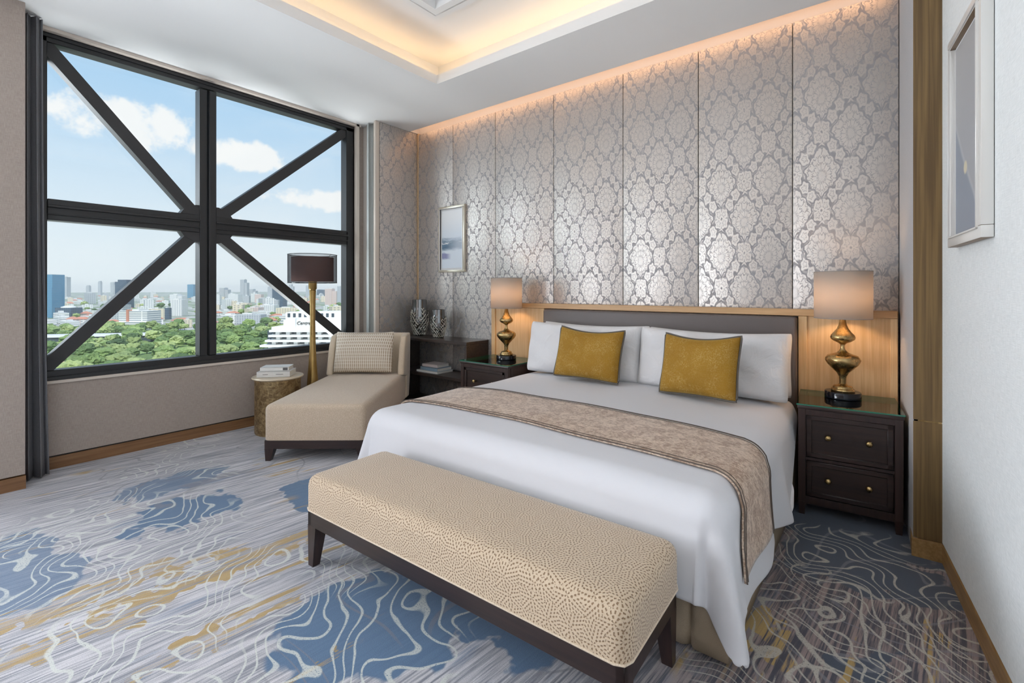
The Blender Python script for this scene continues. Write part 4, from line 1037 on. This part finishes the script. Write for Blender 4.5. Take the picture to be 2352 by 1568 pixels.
me = bpy.data.meshes.new_from_object(tmp.evaluated_get(bpy.context.evaluated_depsgraph_get())); bpy.data.objects.remove(tmp)
me.materials.append(M_INK); so = link('rooftop_sign', me, ho); so.location = (hx(676), 2.7, zz_(746)); so.rotation_euler = (PI/2, 0, 0)

# low houses and blocks, copied from a few kinds
rnd = random.Random(11)
def proto(kind):
    b = MB(); r = bpy.data.objects.new('city_building', None); COL.objects.link(r); r['category'] = 'building'; nm = ('low white flat roofed block', 'cream flat roofed block', 'long low white banded block', 'taller white flat roofed block', 'small white house with a red hipped roof', 'pinkish house with a red hipped roof', 'tall grey windowed block')[kind]; r['label'] = nm + ' among the city buildings beyond the park'; r['group'] = nm + 's of the city'
    if kind == 0: b.box(-11, 11, -7, 7, 0, 13); m = F_WHITE
    if kind == 1: b.box(-8, 8, -6, 6, 0, 20); m = F_CREAM
    if kind == 2: b.box(-18, 18, -7, 7, 0, 11); m = F_BAND
    if kind == 3: b.box(-9, 9, -8, 8, 0, 26); m = F_WHITE
    if kind == 4: b.box(-9, 9, -6, 6, 0, 8); m = F_WHITE
    if kind == 5: b.box(-12, 12, -6, 6, 0, 9); m = F_PINK
    if kind == 6: b.box(-10, 10, -9, 9, 0, 38); m = F_GREY
    o = b.build('body', m, r, smooth=False)
    hgt = (13, 20, 11, 26, 8, 9, 38)[kind]; wx = (11, 8, 18, 9, 9, 12, 10)[kind]; wy = (7, 6, 7, 8, 6, 6, 9)[kind]
    b = MB()
    if kind in (4, 5): b.add([(-wx-1, -wy-1, hgt), (wx+1, -wy-1, hgt), (wx+1, wy+1, hgt), (-wx-1, wy+1, hgt), (-wx*.5, 0, hgt+4), (wx*.5, 0, hgt+4)], [(0, 1, 5, 4), (1, 2, 5), (2, 3, 4, 5), (3, 0, 4), (3, 2, 1, 0)]); b.build('roof', M_ROOFR, r, smooth=False)
    else: b.box(-wx*.4, wx*.2, -wy*.4, wy*.4, hgt, hgt+3); b.build('roof_plant', M_ROOFG, r, smooth=False)
    return r
protos = [proto(i) for i in range(7)]; used = set()
taken = [(o.location.x, o.location.y, max(22., max(abs(v.co.x) for v in o.children[0].data.vertices)*1.15)) for o in bpy.data.objects if o.name.startswith('tower_block')] + [(far(170-1176, 560).x, far(170-1176, 560).y, 60), (ho.location.x, ho.location.y, 60)]
def free(p, r):
    for (x_, y_, q) in taken:
        if (p.x-x_)**2+(p.y-y_)**2 < (r+q)**2: return False
    taken.append((p.x, p.y, r)); return True
n_b = 0
while n_b < 290:
    u = rnd.random(); d = 790+3100*u**1.5
    a = rnd.uniform(60, 830)-1176; p = far(a, d)
    if not free(p, 13 if d < 1500 else 16): continue
    kd = rnd.choice((0, 0, 1, 2, 2, 3, 4, 4, 5, 6) if d > 1400 else (0, 2, 2, 4, 4, 5, 1))
    if kd in used: o = copy_tree(protos[kd])
    else: o = protos[kd]; used.add(kd)
    o.location = p; s_ = rnd.uniform(.8, 1.25)*(1+.25*(d > 2000)); o.scale = (s_*rnd.uniform(.8, 1.3), s_, s_*rnd.uniform(.7, 1.2)); o.rotation_euler = (0, 0, TH+rnd.choice((-.5, .2, .9))+rnd.uniform(-.1, .1))
    n_b += 1

# station roofs at the park's left edge and the little house among the trees
b = MB()
st = thing('station_roof', 'long pale curved roof at the left edge of the park', 'roof', tuple(far(170-1176, 560)), TH+.25)
b.prism([(-9*math.cos(i*PI/10), 8+3.2*math.sin(i*PI/10)) for i in range(11)], -45, 85, 'x'); b.build('roof_shell', M_ROOFG, st)
b = MB(); b.box(-44, 84, -7, 7, 0, 8); b.build('hall', M_DKGL, st, smooth=False)
hs = thing('house', 'small house with an orange brown gabled roof among the nearest trees', 'house', tuple(far(170-1176, 345)), TH+.5)
b = MB(); b.box(-8, 8, -6, 6, 0, 6); b.build('walls', M_WHITEB, hs, smooth=False)
b = MB(); b.prism([(-7.5, 6), (7.5, 6), (0, 11.5)], -9.5, 9.5, 'x'); b.build('roof', mat('faded_terracotta_roof', (.48, .30, .22), .8), hs, smooth=False)

# the park: a bumpy understorey and individual trees over it
def leaf_mat(name, c1, c2):
    return mat(name, c1, .85, f=lambda t: (lambda n, k: {'Base Color': t.mix(t.step(t.m('ADD', t.m('MULTIPLY', n, .6), t.m('MULTIPLY', k, .4)), .38, .62), c1, c2), 'Normal': t.bump(n, .8, .5)})(t.noise(t.coord('Object'), 1.6, 5, .75), t.noise(t.new('ShaderNodeNewGeometry').outputs['Position'], .02, 2)))
M_LEAF = [leaf_mat('dark_foliage', (.055, .10, .035), (.17, .27, .09)), leaf_mat('mid_foliage', (.09, .15, .045), (.28, .39, .13)), leaf_mat('light_foliage', (.16, .22, .07), (.42, .50, .20))]
from mathutils import noise as mn
def under(u, v):
    d = 230+500*v; a = -1130+(u*830); p = far(a, d)
    h = 1.3 + 1.5*mn.noise((p.x*.05, p.y*.05, 0)) + .9*mn.noise((p.x*.17, p.y*.17, 4))
    return (p.x, p.y, G+max(.2, h))
b = MB(); b.grid(under, 170, 120); o = b.build('undergrowth', M_LEAF[1]); tag(o, 'dense green undergrowth covering the park beneath the trees', 'undergrowth', kind='stuff')
M_TRUNK = mat('bark', (.10, .07, .05), .9)
def tree_proto(i):
    r = bpy.data.objects.new('tree', None); COL.objects.link(r); r['label'] = 'round leafy green park tree seen from above, one of many'; r['category'] = 'tree'; r['group'] = 'park trees'
    rr_ = random.Random(i); b = MB()
    bm = bmesh.new(); bmesh.ops.create_icosphere(bm, subdivisions=4, radius=1)
    off = Vector((i*7.1, i*3.3, 0))
    for v in bm.verts:
        n = v.co.normalized(); q = 1 + .30*mn.noise(n*1.6+off) + .22*mn.noise(n*3.6+off) + .16*mn.noise(n*8+off) + .09*mn.noise(n*17+off)
        v.co = Vector((n.x*8.2*q, n.y*8.2*q, 10.5+n.z*5.6*q))
    bm.verts.index_update(); b.add([v.co.copy() for v in bm.verts], [[v.index for v in f.verts] for f in bm.faces]); bm.free()
    b.build('crown', M_LEAF[i % 3], r)
    b = MB(); b.lathe([(.6, 0), (.4, 7)], 8); b.build('trunk', M_TRUNK, r)
    return r
tp = [tree_proto(i) for i in range(6)]
taken2 = []
def free2(p, r):
    for (x_, y_, q) in taken2:
        if (p.x-x_)**2+(p.y-y_)**2 < (r+q)**2: return False
    for (x_, y_, q) in taken:
        if (p.x-x_)**2+(p.y-y_)**2 < (r+q*.6)**2: return False
    taken2.append((p.x, p.y, r)); return True
for o in tp:
    nm = ('dark green', 'mid green', 'light green')[tp.index(o) % 3]
    o['label'] = nm + ' rounded tree crown in the park, seen from above'; o['group'] = nm + ' park trees'
i = 0; tries = 0
while i < 298 and tries < 30000:
    tries += 1
    if i < 250: d = 275+470*rnd.random()**.85; a = rnd.uniform(75, 800)-1176
    else: d = 740+1000*rnd.random(); a = rnd.uniform(95, 800)-1176
    s_ = rnd.uniform(.65, 1.2)*(.9 if i < 250 else 1.1); p = far(a, d)
    if not free2(p, 7.6*s_): continue
    o = tp[i] if i < 6 else copy_tree(tp[rnd.choice((0, 0, 1, 1, 2, 2, 3, 4, 5))])
    o.location = p; o.scale = (s_, s_, s_*rnd.uniform(.8, 1.15)); o.rotation_euler = (0, 0, rnd.uniform(0, 6.28)); i += 1
# humid haze over the city
b = MB(); b.box(-9000, -120, -6000, 9000, G-.4, 60)
hm = bpy.data.materials.new('humid_haze'); hm.use_nodes = True; n = hm.node_tree.nodes; n.clear(); t = NT(hm.node_tree)
o_ = t.new('ShaderNodeOutputMaterial'); vs = t.new('ShaderNodeVolumeScatter'); vs.inputs['Density'].default_value = .00007; vs.inputs['Color'].default_value = (.97, .985, 1, 1); t.l.new(vs.outputs[0], o_.inputs['Volume'])
o = b.build('haze', hm, smooth=False); tag(o, 'thin humid haze hanging over the distant city', 'haze', kind='stuff')
